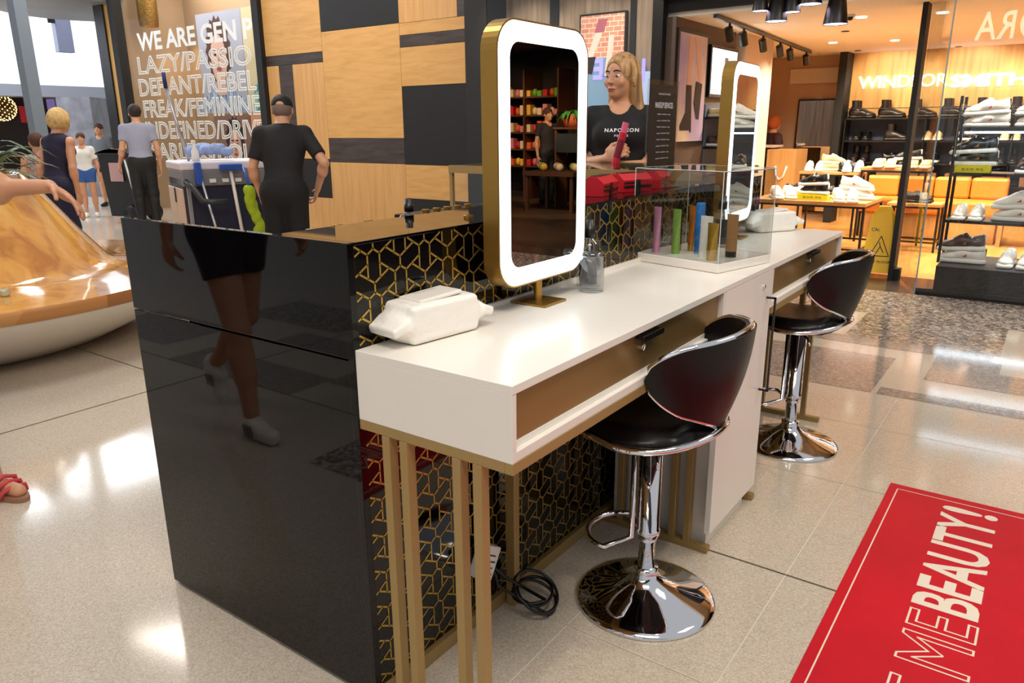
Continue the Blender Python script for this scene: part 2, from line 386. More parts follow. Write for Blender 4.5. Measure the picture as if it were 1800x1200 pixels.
# ================================================================== SETTING
b = MB(); b.box(-40, 20, -14, 5.59, -.1, 0); b.box(-40, -5.0, 5.59, 16, -.1, 0); struct('floor', b, terr)
b = MB(); b.box(-5.0, 2.75, 5.59, 6.35, -.1, 0); b.box(2.75, 9, 5.59, 6.0, -.1, 0); struct('floor_threshold', b, dkst)
b = MB(); b.box(-5.0, 2.75, 6.35, 13, -.1, 0); struct('floor_shop', b, shopfl)
b = MB(); b.box(2.75, 9, 6.0, 13, -.1, 0); struct('floor_store', b, mat('dark_brown_store_floor', (100, 76, 58), .3, noise=(3, .3)))
Z0 = .0012
def rects(name, L, m):
    b = MB()
    for x0, x1, y0, y1 in L: b.quad((x0, y0, Z0), (x1, y0, Z0), (x1, y1, Z0), (x0, y1, Z0))
    return struct(name, b, m)
rects('floor_inlay', [(-9, -.52, 4.62, 5.59), (-.52, 12, 4.74, 5.59), (.13, .98, 4.02, 4.74), (1.6, 2.6, 4.02, 4.74), (3.2, 12, 4.3, 4.74), (-1.6, -.4, 4.02, 4.62),
                      (-2.1, -1.6, -2.3, -1.9), (-1.1, -.2, -3.0, -2.55), (-1.19, -.88, -1.06, -.78), (-3.6, -2.6, -2.7, -2.2)], gran)
rects('floor_inlay', [(-.9, .95, 3.84, 4.02), (-1.4, .495, 2.94, 3.64), (.68, 1.0, 3.31, 3.84), (1.0, 1.9, 3.31, 3.62), (.52, 2.4, 2.94, 3.06), (2.2, 3.4, 3.4, 3.84),
                      (-3.0, -1.9, -1.55, -1.25), (-1.9, -.9, -1.85, -1.5), (-2.8, -2.1, -2.1, -1.85), (-.9, 0.1, -2.3, -1.9), (-4.2, -3.3, -1.9, -1.4), (-1.4, -.6, -4.0, -3.3)], gran2)
b = MB()
for x0, x1, y0, y1 in ((.0, 6, 1.073, 1.078), (-9, -.85, 1.053, 1.058), (-2.548, -2.542, -3, 1.053), (-9, -1, -1.25, -1.246)):
    b.quad((x0, y0, Z0*1.6), (x1, y0, Z0*1.6), (x1, y1, Z0*1.6), (x0, y1, Z0*1.6))
struct('floor_joint', b, mat('dark_joint', (88, 78, 66), .6))
b = MB()
for y in (.50, 1.8, 2.45): b.quad((-.0, y, Z0*1.3), (3, y, Z0*1.3), (3, y+.003, Z0*1.3), (0, y+.003, Z0*1.3))
for x in (.21, .62, 1.35): b.quad((x, -2, Z0*1.3), (x+.003, -2, Z0*1.3), (x+.003, 2.9, Z0*1.3), (x, 2.9, Z0*1.3))
struct('floor_grout', b, mat('pale_grout', (222, 214, 200), .5))

# wood feature wall: oak and black boards on a 1.3 m grid
WX = [-7.80, -6.67, -5.335, -4.19]; WY = 5.8
b = MB(); b.box(-7.83, -4.19, WY, WY+.2, 0, 3.4)
struct('wall_back', b, mat('wall_core', (30, 24, 20), .6))
bh, bv, bd, bk = MB(), MB(), MB(), MB()
def pan(bb, c0, c1, z0, z1): bb.box(c0+.002, c1-.002, WY-.012, WY, z0+.002, z1-.002)
x0, x1, x2, x3 = WX
pan(bh, x0, x1, 2.235, 3.4); pan(bd, x0, x1, 2.11, 2.235); pan(bv, x0, x0+.25, .92, 2.11); pan(bd, x0+.25, x0+.53, .92, 2.11)
pan(bv, x0+.53, x1, .92, 2.11); pan(bk, x0, x1, .42, .92); pan(bv, x0, x1, 0, .42)
pan(bk, x1, x2, 2.46, 3.4); pan(bh, x1, x2, 1.185, 2.46); pan(bd, x1, x2, .885, 1.185); pan(bv, x1, x2, 0, .885)
pan(bd, x3-.28, x3, 2.455, 3.4); pan(bv, x2, x3-.28, 2.455, 3.4); pan(bh, x2, x3, 2.325, 2.455); pan(bd, x2, x3, 2.195, 2.325)
pan(bh, x2, x3, 1.77, 2.195); pan(bk, x2, x3, .88, 1.77); pan(bh, x2, x3, .48, .88); pan(bk, x2, x3, 0, .48)
struct('wall_back_oak', bh, woodh); struct('wall_back_oak', bv, woodv); struct('wall_back_dark', bd, woodd); struct('wall_back_dark', bk, woodb)

# ================================================================== KIOSK
KL = 2.5; KW = .845; KH = 1.076
T = thing('kiosk_counter', 'black gloss kiosk counter with gold geometric pattern front', 'counter', (-.4, 1.2, 0)); O = T.location
b = MB(); b.box(-KW, 0, 0, .018, .838, KH, .0015); b.build('end_panel', bgloss, T, O)
b = MB(); b.box(-KW, 0, 0.0005, .0185, .012, .834, .0015); b.build('end_panel', bgloss, T, O)
b = MB(); b.box(-.016, .0015, -.001, .017, .0, KH-.001, .001); b.build('corner_strip', bgloss, T, O)
b = MB(); b.box(-.02, 0, .018, KL, .04, KH-.0065); b.build('front_panel', bface, T, O)
b = MB(); b.box(-.235, .003, .018, KL, KH-.006, KH, .001); b.build('ledge', bgloss, T, O)
b = MB(); b.box(-.02, .014, .02, KL, 0, .038, .001); b.build('plinth', gold, T, O)
b = MB(); b.box(-.235, -.02, .02, KL, 0, KH-.0065); b.build('carcass', black, T, O)
b = MB(); b.box(-KW-.008, -.24, .019, .5, 0, .83); b.build('side_cabinet', white, T, O, label='white side cabinet')
b = MB(); b.box(-.62, -.235, .02, 1.7, .96, .98); b.box(-.62, -.60, .02, 1.7, .0, .98); b.build('inner_shelf', black, T, O)
# gold inlay pattern
a1 = (.0766, -.0453); SEG = [((0, 0), (.017, -.0103)), ((0, 0), (-.017, -.0103)), ((.017, -.0103), (.017, -.0601)), ((-.017, -.0103), (-.017, -.0601)),
    ((-.0, -.0704), (0, -.0906)), ((.017, -.03), (.0596, -.0556)), ((0, -.0704), (.0425, -.0452)), ((-.0425, -.0452), (0, -.0704)), ((.017, -.0103), (.0596, .0149))]
b = MB(); W2 = .0021
def seg(p, q):
    lo, hi = .0185, KL-.02
    if p[0] > q[0]: p, q = q, p
    if q[0] < lo or p[0] > hi: return
    def lerp(t): return (p[0]+(q[0]-p[0])*t, p[1]+(q[1]-p[1])*t)
    if p[0] < lo and q[0] > p[0]: p = lerp((lo-p[0])/(q[0]-p[0]))
    if q[0] > hi and q[0] > p[0]: q = lerp((hi-p[0])/(q[0]-p[0]))
    if p[1] > q[1]: p, q = q, p
    zl, zh = .04, KH-.008
    if q[1] < zl or p[1] > zh: return
    if p[1] < zl: p = lerp2(p, q, (zl-p[1])/(q[1]-p[1]))
    if q[1] > zh: q = lerp2(p, q, (zh-p[1])/(q[1]-p[1]))
    d = np.array(q)-np.array(p); L = np.linalg.norm(d)
    if L < 1e-4: return
    d = d/L; n = np.array((-d[1], d[0]))*W2; p = np.array(p)-d*.0008; q = np.array(q)+d*.0008
    b.quad((.0008, *(p-n)), (.0008, *(q-n)), (.0008, *(q+n)), (.0008, *(p+n)))
def lerp2(p, q, t): return (p[0]+(q[0]-p[0])*t, p[1]+(q[1]-p[1])*t)
for i in range(-1, 34):
    for j in range(-24, 14):
        oy = .0689+a1[0]*i; oz = 1.0572+a1[1]*i-.0906*j
        oz = oz - .0  # lattice row
        if oz < -.05 or oz > 1.2: continue
        for p, q in SEG: seg((oy+p[0], oz+p[1]), (oy+q[0], oz+q[1]))
b.build('gold_pattern', brass, T, O)
b = MB(); b.cyl((-.075, .47, KH), .012, 0, .006); b.cyl((-.075, .47, KH), .006, .006, .009); b.build('fixing_stud', goldm, T, O)

# far showcase with gold edge rails
T = thing('showcase', 'gold edged glass showcase counter behind the black counter', 'display case', (-.75, 2.2, 0)); O = T.location
b = MB(); b.box(-1.3, -.26, 1.85, 2.5, 0, .92); b.build('cabinet', black, T, O)
b = MB(); b.box(-1.3, -.26, 1.85, 2.5, 1.112, 1.118); b.build('glass_top', glass, T, O)
b = MB(); b.box(-1.3, -.26, 1.85, 1.856, .94, 1.112); b.build('glass_front', glass, T, O)
for y in (1.84, 2.49):
    b = MB(); b.box(-1.3, -.02, y, y+.02, 1.085, 1.12); b.build('top_rail', gold, T, O)
for x in (-1.3, -.28):
    b = MB(); b.box(x, x+.02, 1.86, 2.49, 1.09, 1.118); b.build('side_rail', gold, T, O)
    for y in (1.845, 2.485):
        b = MB(); b.box(x, x+.018, y, y+.018, .92, 1.09); b.build('corner_post', gold, T, O)

# ------------------------------------------------------------------ make-up desk
DX, DY0, DY1 = .393, .002, 2.41
T = thing('makeup_desk', 'long white make-up desk with bronze drawers on slim gold legs', 'desk', (.2, 1.2, 0)); O = T.location
b = MB(); b.box(.002, DX, DY0, DY1, .843, .86, .0012)
b.box(.002, DX-.001, DY0, DY0+.014, .712, .8435, .0008); b.box(.002, DX-.001, DY1-.014, DY1, .712, .8435, .0008)
b.box(.002, DX-.001, 1.022, 1.036, .712, .8435); b.box(.002, DX-.001, 1.462, 1.476, .712, .8435)
b.box(.0025, .02, DY0+.0145, DY1-.0145, .7125, .8425); b.build('desk_body', white, T, O)
for y0, y1 in ((DY0+.014, 1.022), (1.476, DY1-.014)):
    b = MB(); b.box(.02, DX-.002, y0, y1, .712, .731, .0008); b.box(.02, DX-.014, y0, y1, .731, .744, .0008); b.build('drawer_shelf', white, T, O)
b = MB(); b.box(.002, .012, .3, 2.35, .86, .872, .001); b.build('back_upstand', white, T, O)
for y0, y1 in ((.017, 1.02), (1.478, DY1-.016)):
    d = MB().box(.06, DX-.016, y0, y1, .745, .841).build('drawer', bronze, T, O)
    yc = (y0+y1)/2+.04
    h = MB(); h.box(DX-.016, DX+.004, yc-.055, yc+.055, .826, .832, .001); h.box(DX+.0, DX+.006, yc-.055, yc+.055, .820, .834, .001)
    h.build('handle', black, d, O, label='black bar handle')
    h = MB().cyl((DX-.016, yc-.02, .800), .008, 0, .006, 16, ax=0)
    h.build('lock', chrome, d, O, label='round chrome drawer lock')
for y0, y1 in ((DY0, 1.036), (1.476, DY1)):
    b = MB()
    for x in (.002, DX-.018): b.box(x, x+.018, y0, y1, .690, .712, .0008)
    for y in (y0, y1-.02): b.box(.02, DX-.018, y, y+.02, .6905, .7115, .0008)
    b.box(.02, DX-.018, y0+.02, y1-.02, .705, .7115); b.build('under_frame', gold, T, O, label='gold metal frame under the desk')
for y in (.012, 1.062, 1.487, 2.385):
    for x in (.0765, .125, .262, .312):
        MB().box(x-.0105, x+.0105, y-.012, y+.012, .022, .6905, .0012).build('leg', gold, T, O)
    MB().box(.02, .385, y-.013, y+.013, 0, .022, .0012).build('foot_bar', gold, T, O)
MB().box(.02, .048, .485, .51, .0, .6905, .001).build('leg', gold, T, O)
b = MB(); b.cyl((.322, 0.0, .66), .0016, 0, .0005, 10, ax=1)
c = MB(); c.box(.03, .372, 1.098, 1.45, .075, .8425, .001); c.box(.03, .36, 1.10, 1.44, .0, .075); c.build('cabinet', white, T, O, label='white cupboard between the two drawer bays')
d = MB().box(.374, .3925, 1.040, 1.4595, .075, .842, .0012).build('cabinet_door', white, T, O)
h = MB(); h.box(.3925, .424, 1.412, 1.418, .44, .446); h.box(.3925, .424, 1.412, 1.418, .754, .76); h.box(.418, .424, 1.412, 1.418, .44, .76); h.build('handle', black, d, O, label='long black bracket handle')
MB().cyl((.3925, 1.376, .8), .007, 0, .005, 16, ax=0).build('lock', chrome, d, O, label='round chrome door lock')

# ------------------------------------------------------------------ lit vanity mirrors
def rrect(w, h, r, n=8):
    P = []
    for cx, cz, a in ((w/2-r, h/2-r, 0), (-w/2+r, h/2-r, 90), (-w/2+r, -h/2+r, 180), (w/2-r, -h/2+r, 270)):
        for k in range(n+1):
            t = math.radians(a+90*k/n); P.append((cx+r*math.cos(t), cz+r*math.sin(t)))
    return P
def make_mirror(W=.39, H=.60):
    t = thing('vanity_mirror', '', 'mirror')
    zc = .06+H/2
    def ring(bb, o, i, xo, xi):
        n = len(o); bb._a([(xo, p[0], p[1]+zc) for p in o]+[(xi, p[0], p[1]+zc) for p in i], [(k, (k+1) % n, n+(k+1) % n, n+k) for k in range(n)])
    o = rrect(W, H, .07); i1 = rrect(W-.008, H-.008, .066); i2 = rrect(W-.095, H-.095, .035)
    f = MB(); ring(f, o, o, -.022, .022); ring(f, o, i1, .022, .0225); f._a([(-.022, p[0], p[1]+zc) for p in o], [tuple(range(len(o)))]); f.build('frame', goldm, t)
    l = MB(); ring(l, i1, i2, .0222, .0228); l.build('light_band', led, t, label='glowing white light border')
    g = MB(); g._a([(.0224, p[0], p[1]+zc) for p in i2], [tuple(range(len(i2)))]); g.build('mirror_glass', mirror, t)
    s = MB(); s.cyl((0, 0, 0), .011, .004, .062, 16); s.build('stem', goldm, t)
    s = MB(); s.box(-.055, .055, -.05, .05, 0, .005, .001); s.build('base_plate', goldm, t)
    return t
m1 = make_mirror(); m1.location = (.064, .575, .861)
tag(m1, 'near lit vanity mirror in gold frame between wipes pack and spray bottle', 'mirror', 'lit mirrors on the make-up desk')
m2 = copy_tree(m1); m2.location = (.064, 1.975, .861); m2.rotation_euler = (0, 0, math.radians(4))
tag(m2, 'far lit vanity mirror in gold frame behind the acrylic tube display', 'mirror', 'lit mirrors on the make-up desk')

# ------------------------------------------------------------------ wipes packs
def wipes(L=.19, Wd=.105, H=.082):
    t = thing('wipes_pack', '', 'wipes pack')
    F = Fld((-Wd/2-.03, -L/2-.06, -.01), (Wd/2+.03, L/2+.06, H+.03), .0022)
    F.rbox((0, 0, H/2), (Wd/2, L/2, H/2), .012)
    F.rbox((0, 0, H*.55), (Wd/2-.004, L/2+.006, H*.42), .03, k=.01)
    for s in (-1, 1):
        F.ell((0, s*(L/2-.004), H*.46), (Wd/2-.004, .036, H*.40), k=.016)
        F.rbox((0, s*(L/2+.030), H*.46), (.051, .018, .010), .006, R=Rx(-.3*s), k=.022)
    F.cut((0, 0, 0), (0, 0, -1))
    F.build('pouch', mat('white_foil', (240, 236, 228), .32, bump=(38, .35)), t)
    b = MB(); b.T = Matrix.Translation((0, 0, H)) @ Matrix.Rotation(math.radians(3), 4, 'X')
    b.box(-.036, .036, -.060, .060, .000, .009, .004); b.box(-.010, .010, .050, .060, .001, .006, .001); b.T = None
    lid = b.build('flip_lid', white, t)
    x = MB(); add_text(x, 'makeup wipes', (-.014, -.03, H+.0096), (0, 1, .05), (-1, 0, 0), .06, .012); x.build('print', mat('pale_grey_print', (196, 190, 182), .5), t)
    return t
wp = wipes(); wp.location = (.048, .185, .861); wp.rotation_euler = (0, 0, math.radians(-7))
tag(wp, 'white wipes pack with flip lid at the near end of the desk', 'wipes pack', 'wipes packs on the desk')
w2 = copy_tree(wp); w2.location = (.13, 2.26, .861); w2.rotation_euler = (0, 0, math.radians(-30))
tag(w2, 'white wipes pack at the far end of the desk behind the second mirror', 'wipes pack', 'wipes packs on the desk')

# ------------------------------------------------------------------ bottles
bglass = glass_mat('bottle_plastic', (.90, .91, .92), 1.45, 1.3, .04)
def spray_bottle(r=.034, h=.125):
    t = thing('spray_bottle', '', 'bottle')
    MB().lathe([(1e-4, .0), (r*.95, 0), (r, .004), (r, h-.01), (r*.85, h), (.015, h+.008), (.013, h+.016), (1e-4, h+.016)], seg=32).build('bottle_body', bglass, t)
    MB().lathe([(.0125, h+.012), (.0155, h+.014), (.0155, h+.04), (.012, h+.042), (.012, h+.06), (1e-4, h+.062)], seg=24).build('pump_cap', black, t)
    MB().lathe([(r+.0006, .012), (r+.0006, h-.022)], seg=14, a0=-1.9, a1=-.35).build('label', mat('charcoal_label', (52, 52, 52), .5), t)
    MB().cyl((0, 0, 0), .003, .004, h+.01, 8).build('dip_tube', whitem, t)
    return t
s1 = spray_bottle(); s1.location = (.075, .815, .861); tag(s1, 'clear spray bottle with dark label behind the near mirror', 'bottle')
s2 = copy_tree(s1); s2.location = (.115, 1.72, .861); s2.scale = (1, 1, 1); tag(s2, 'clear spray bottle with dark label between acrylic box and far mirror', 'bottle')
s3 = copy_tree(s1); s3.location = (-.275, .47, .981); s3.scale = (.8, .8, .72); tag(s3, 'small clear spray bottle with black cap behind the counter ledge', 'bottle')
j = thing('cotton_jar', 'clear plastic jar with lid beside the near spray bottle', 'jar', (.112, .765, .861))
MB().lathe([(1e-4, 0), (.032, 0), (.034, .004), (.034, .095), (.031, .098), (.031, .006), (1e-4, .006)], seg=32).build('jar_body', bglass, j)
MB().lathe([(.0345, .095), (.0345, .108), (1e-4, .11)], seg=32).build('lid', bglass, j)

# ------------------------------------------------------------------ acrylic tester case
RZ = math.radians(-14); A = thing('acrylic_case', 'clear acrylic display case on white slab with upright tubes inside', 'display case', (.176, 1.375, .861), RZ)
hx, hy, ht = .17, .145, .298
MB().box(-hx, hx, -hy, hy, 0, .028, .002).build('slab', white, A)
b = MB()
for x in (-hx+.002, hx-.006): b.box(x, x+.004, -hy+.002, hy-.002, .028, ht)
for y in (-hy+.002, hy-.006): b.box(-hx+.006, hx-.006, y, y+.004, .028, ht)
b.box(-hx+.002, hx-.002, -hy+.002, hy-.002, ht, ht+.004); b.build('acrylic_cover', acry, A)
b = MB()
for x in (-hx+.001, hx-.003):
    for y in (-hy+.001, hy-.003): b.box(x, x+.002, y, y+.002, .028, ht+.004)
for x in (-hx+.001, hx-.003): b.box(x, x+.002, -hy+.003, hy-.003, ht+.002, ht+.0045)
for y in (-hy+.001, hy-.003): b.box(-hx+.003, hx-.003, y, y+.002, ht+.002, ht+.0045)
b.build('polished_edges', mat('acrylic_edge', (206, 214, 212), .15), A)
Rz = Matrix.Rotation(RZ, 3, 'Z')
def tube_tester(x, y, h, r, mbody, mcap, name, label, capdown=True, squeeze=True):
    p = Rz @ Vector((x, y, 0)); t = thing(name, label, 'cosmetic tube', (.176+p.x, 1.375+p.y, .889), RZ)
    hc = h*.14
    MB().cyl((0, 0, 0), r*.95, 0, hc, 20).build('cap', mcap, t)
    if squeeze:
        def fn(u, v):
            a = 2*PI*u; k = v**1.3; rx = r*(1+.18*k); ry = r*(1-.93*k); return (rx*math.cos(a), ry*math.sin(a), hc+(h-hc)*v)
        MB().grid(fn, 24, 9, True).build('tube_body', mbody, t)
    else: MB().lathe([(r, hc), (r, h-.004), (r*.8, h), (1e-4, h)], seg=20).build('tube_body', mbody, t)
def mk(n, c, m=.0, r=.3): return mat(n, c, r, m)
pk, gn, bl, gd, tn = mk('pink_foil', (232, 160, 200), .4), mk('green_foil', (150, 196, 96), .4), mk('blue_plastic', (20, 110, 190)), mk('gold_foil', (216, 170, 70), .8), mk('kraft_tan', (176, 130, 84))
tube_tester(-.105, -.10, .15, .013, pk, pk, 'cosmetic_tube', 'slim pink tube standing leftmost in the acrylic case')
tube_tester(-.085, -.015, .155, .015, black, gd, 'cosmetic_tube', 'black tube with gold cap standing in the acrylic case')
tube_tester(-.045, -.075, .145, .014, gn, gn, 'cosmetic_tube', 'light green tube standing in the acrylic case')
tube_tester(-.045, .01, .15, .013, mk('orange_foil', (216, 128, 40), .5), gd, 'cosmetic_tube', 'orange gold tube with gold cap in the acrylic case')
tube_tester(.005, -.02, .165, .015, bl, bl, 'cosmetic_tube', 'bright blue tube standing in the acrylic case', squeeze=False)
tube_tester(.06, -.06, .13, .02, whitem, white, 'cosmetic_tube', 'white squeeze tube standing in the acrylic case')
tube_tester(.11, -.095, .115, .017, gd, gd, 'cosmetic_tube', 'shiny gold squeeze tube at the front of the acrylic case')
tube_tester(.115, .0, .135, .018, tn, black, 'cosmetic_tube', 'tan tube on a black cap in the acrylic case')

# ------------------------------------------------------------------ things on the black ledge
def gift_box(x, y, rz, label):
    t = thing('gift_box', label, 'box', (x, y, KH+.001), math.radians(rz), 'red gift boxes on the black ledge')
    b = MB(); b.prism([(-.035, -.075, 0), (.035, -.075, 0), (.038, -.075, .04), (.012, -.075, .062), (-.012, -.075, .062), (-.038, -.075, .04)], (0, .15, 0)); b.build('carton', redbr, t)
    b = MB(); b.box(-.0395, .0395, -.012, .012, 0, .041); b.box(-.013, .013, -.06, .06, .062, .064); b.box(.0375, .0395, -.07, .07, .016, .022); b.box(.0385, .0400, -.07, .0, .030, .034); b.build('black_print', black, t)
gift_box(-.115, 1.21, 10, 'red and black gift box nearest the lit mirror on the ledge')
gift_box(-.105, 1.40, -14, 'red and black gift box in the middle of three on ledge')
gift_box(-.10, 1.60, 12, 'red and black gift box beneath the acrylic sign holder')
t = thing('sign_holder', 'upright acrylic sign with dark make-up services menu on the ledge', 'sign', (-.10, 1.635, KH)); O = t.location
MB().box(-.103, -.097, 1.505, 1.765, KH+.004, 1.45).build('acrylic_sleeve', acry, t, O)
MB().box(-.17, -.04, 1.56, 1.70, KH, KH+.004).build('foot', acry, t, O)
MB().box(-.1015, -.0995, 1.52, 1.75, 1.13, 1.435).build('menu_card', mat('charcoal_card', (34, 34, 42), .5), t, O)
b = MB()
add_text(b, 'NAPOLEON PERDIS', (-.0965, 1.585, 1.40), (0, 1, 0), (0, 0, 1), .10, .006)
add_text(b, 'MAKEUP SERVICES', (-.0965, 1.56, 1.355), (0, 1, 0), (0, 0, 1), .15, .02, bold=.02)
for k in range(8): add_text(b, 'eyes cheeks lips' if k % 2 else 'full make-up', (-.0965, 1.58, 1.33-k*.022), (0, 1, 0), (0, 0, 1), .11, .007)
b.build('lettering', mat('pale_lettering', (200, 200, 205), .5), t, O)
for k, (x, y) in enumerate(((-.26, .13), (-.27, .22), (-.27, .32))):
    bb = MB().box(x-.008, x+.008, y-.010, y+.010, .981, 1.073, .002)
    solo('tester_box', bb, goldm, 'gold topped tester box, %s behind the counter ledge' % ('nearest of three', 'middle of three', 'farthest of three')[k], 'tester', 'gold testers behind the ledge')
t = thing('tester_tray', 'black tester tray with gold pots near the lit mirror', 'tray', (-.29, .62, .981)); O = (0, 0, 0)
b = MB(); b.box(-.05, .04, -.14, .14, .0, .088, .003); b.build('tray', black, t)
for k in range(5): MB().cyl((.02, -.09+k*.045, 0), .011, .088, .100, 16).build('pot', goldm, t)

# ------------------------------------------------------------------ bar stools
def make_stool():
    t = thing('bar_stool', '', 'stool')
    R = .195
    MB().lathe([(1e-4, .0), (R, 0), (R+.002, .004), (R, .009), (R*.93, .016), (R*.75, .026), (R*.5, .041), (R*.3, .06), (R*.2, .078), (.034, .092), (.034, .104), (1e-4, .104)], seg=64).build('base', chrome, t)
    MB().lathe([(.0235, .1), (.0235, .185), (.026, .186), (.026, .19), (.0245, .192), (.0245, .2), (.031, .2), (.031, .205), (.034, .206), (.034, .222), (.031, .224), (.031, .498), (1e-4, .498)], seg=32).build('column', chrome, t)
    # footrest hoop towards the desk (-x)
    pts = [(-.032, -.03, .19)]
    for k in range(15):
        a = math.radians(-90+180*k/14); pts.append((-.085-.085*math.cos(a), .105*math.sin(a), .19))
    pts.append((-.032, .03, .19)); pts2 = [(-.034, -.032, .49), (-.034, -.032, .20)]+pts[1:]
    MB().tube(pts2, .0085, 10).build('footrest', chrome, t)
    MB().tube([(.0, .0, .50), (.02, -.06, .498), (.06, -.12, .495), (.075, -.15, .478)], .005, 8).build('lever', chrome, t)
    MB().cyl((0, 0, 0), .09, .496, .514, 24).build('seat_plate', black, t)
    # seat cushion
    F = Fld((-.25, -.25, .44), (.25, .25, .60), .006)
    F.rbox((-.02, 0, .545), (.150, .155, .026), .025); F.ell((-.01, 0, .542), (.182, .186, .034), k=.02); F.ell((-.02, 0, .615), (.14, .15, .05), k=.03, op='sub')
    F.cone((.12, -.09, .556), (.12, .09, .556), .018, .018, .04)
    F.build('seat', vinyl, t)
    # backrest shell wrapped round the rear
    def prof(f):   # f in -1..1 -> (zlo, zhi)
        a = abs(f); top = .822-.035*a**1.6; lo = .553+.105*a**.85
        if a > .62:
            e = (a-.62)/.38; m = (top+lo)/2; hh = (top-lo)/2*math.sqrt(max(0, 1-e*e)); top = m+hh; lo = m-hh
        return lo, top
    AM = math.radians(76)
    def outer(u, v, off=0.):
        f = u*2-1; lo, hi = prof(f); z = lo+(hi-lo)*v; a = f*AM
        r = .168+.058*((z-.55)/.25)+off; bulge = .012*math.sin(PI*v)*math.cos(f*PI/2)
        return ((r+bulge)*math.cos(a)+.0, (r+bulge)*math.sin(a)*1.0, z)
    b = MB(); b.grid(lambda u, v: outer(u, v, .012), 41, 11); b.grid(lambda u, v: outer(1-u, v, -.014), 41, 11)
    L = [outer(k/40, 0, .012) for k in range(41)]+[outer(1-k/40, 1, .012) for k in range(41)]
    L2 = [outer(k/40, 0, -.014) for k in range(41)]+[outer(1-k/40, 1, -.014) for k in range(41)]
    n = len(L); b._a(L+L2, [(k, n+k, n+(k+1) % n, (k+1) % n) for k in range(n)], True)
    b.build('backrest', vinyl, t)
    L = [outer(k/40, 0, .002) for k in range(1, 40)]+[outer(1-k/40, 1, .002) for k in range(1, 40)]
    MB().tube(L, .0085, 10, closed=True).build('back_trim', chrome, t)
    P = []
    for k in range(25):
        a = math.radians(-100+200*k/24); P.append((.188*math.cos(a)*1.0-.0, .196*math.sin(a), .530+.03*max(0, math.cos(a))**2))
    P = [(-.18, -.15, .545)]+P+[(-.18, .15, .545)]
    MB().tube(P, .009, 10).build('seat_trim', chrome, t)
    return t
st = make_stool(); st.location = (.325, .735, 0); st.rotation_euler = (0, 0, math.radians(4))
tag(st, 'nearer black vinyl bar stool on round chrome base at the desk', 'bar stool', 'bar stools at the make-up desk')
st2 = copy_tree(st); st2.location = (.34, 2.07, 0); st2.rotation_euler = (0, 0, math.radians(2))
tag(st2, 'farther black vinyl bar stool on round chrome base beyond white cupboard', 'bar stool', 'bar stools at the make-up desk')

# ------------------------------------------------------------------ mat with lettering
t = thing('floor_mat', 'red floor mat with cream and outlined lettering', 'mat', (1.2, .9, 0)); O = t.location
mx0, mx1, my0, my1 = .765, 1.50, -.6, 1.905
MB().box(mx0, mx1, my0, my1, .0, .005, .001).build('mat_base', red, t, O)
b = MB(); i = .028; zz = .0056
for x0, x1, y0, y1 in ((mx0+i, mx0+i+.004, my0+i, my1-i-.012), (mx1-i-.004, mx1-i, my0+i, my1-i-.012), (mx0+i, mx1-i, my1-i-.016, my1-i-.012), (mx0+i, mx1-i, my0+i, my0+i+.004)):
    b.quad((x0, y0, zz), (x1, y0, zz), (x1, y1, zz), (x0, y1, zz))
b.build('border_line', cream, t, O)
b = MB(); add_text(b, 'BEAUTY', (1.112, 1.135, zz), (0, 1, 0), (-1, 0, 0), .63, .165, bold=.022); add_text(b, '!', (1.112, 1.785, zz), (0, 1, 0), (-1, 0, 0), .04, .165, bold=.03)
b.build('solid_lettering', cream, t, O)
b = MB(); add_text(b, 'ME', (1.115, .862, zz), (0, 1, 0), (-1, 0, 0), .25, .165, outline=.012); add_text(b, 'T', (1.118, .672, zz), (0, 1, 0), (-1, 0, 0), .125, .165, outline=.012)
b.build('outlined_lettering', cream, t, O)

# ------------------------------------------------------------------ cable and adapter
t = thing('power_cable', 'black power cable coiled in loops on the floor behind the legs', 'cable', (.1, .45, 0)); O = t.location
pts = []
for k in range(90):
    a = k*2*PI/30; r = .062+.01*math.sin(k*.21)
    pts.append((.10+r*.85*math.cos(a)+.01*math.sin(k*.07), .50+r*1.0*math.sin(a), .008+.07*(.5-.5*math.cos(a))*(.4+.6*math.sin(k*.05))+.0006*k))
pts = [(.03, .40, .20), (.04, .42, .10)]+pts+[(.05, .44, .12), (.04, .38, .19)]
MB().tube(pts, .0045, 8).build('cord', black, t, O)
t = thing('power_adapter', 'white labelled power adapter hanging at the patterned panel', 'adapter', (.035, .36, .16)); O = t.location
b = MB(); b.T = Matrix.Translation((.035, .37, .20)) @ Matrix.Rotation(math.radians(-32), 4, 'X'); b.box(-.02, .02, -.03, .03, -.045, .045, .004); b.T = None; b.build('case', whitem, t, O)
b = MB(); b.T = Matrix.Translation((.0555, .37, .20)) @ Matrix.Rotation(math.radians(-32), 4, 'X')
for k in range(4): b.box(0, .0006, -.02, .018-.006*(k % 2), -.03+k*.016, -.026+k*.016)
b.T = None; b.build('label_print', dgrey, t, O)

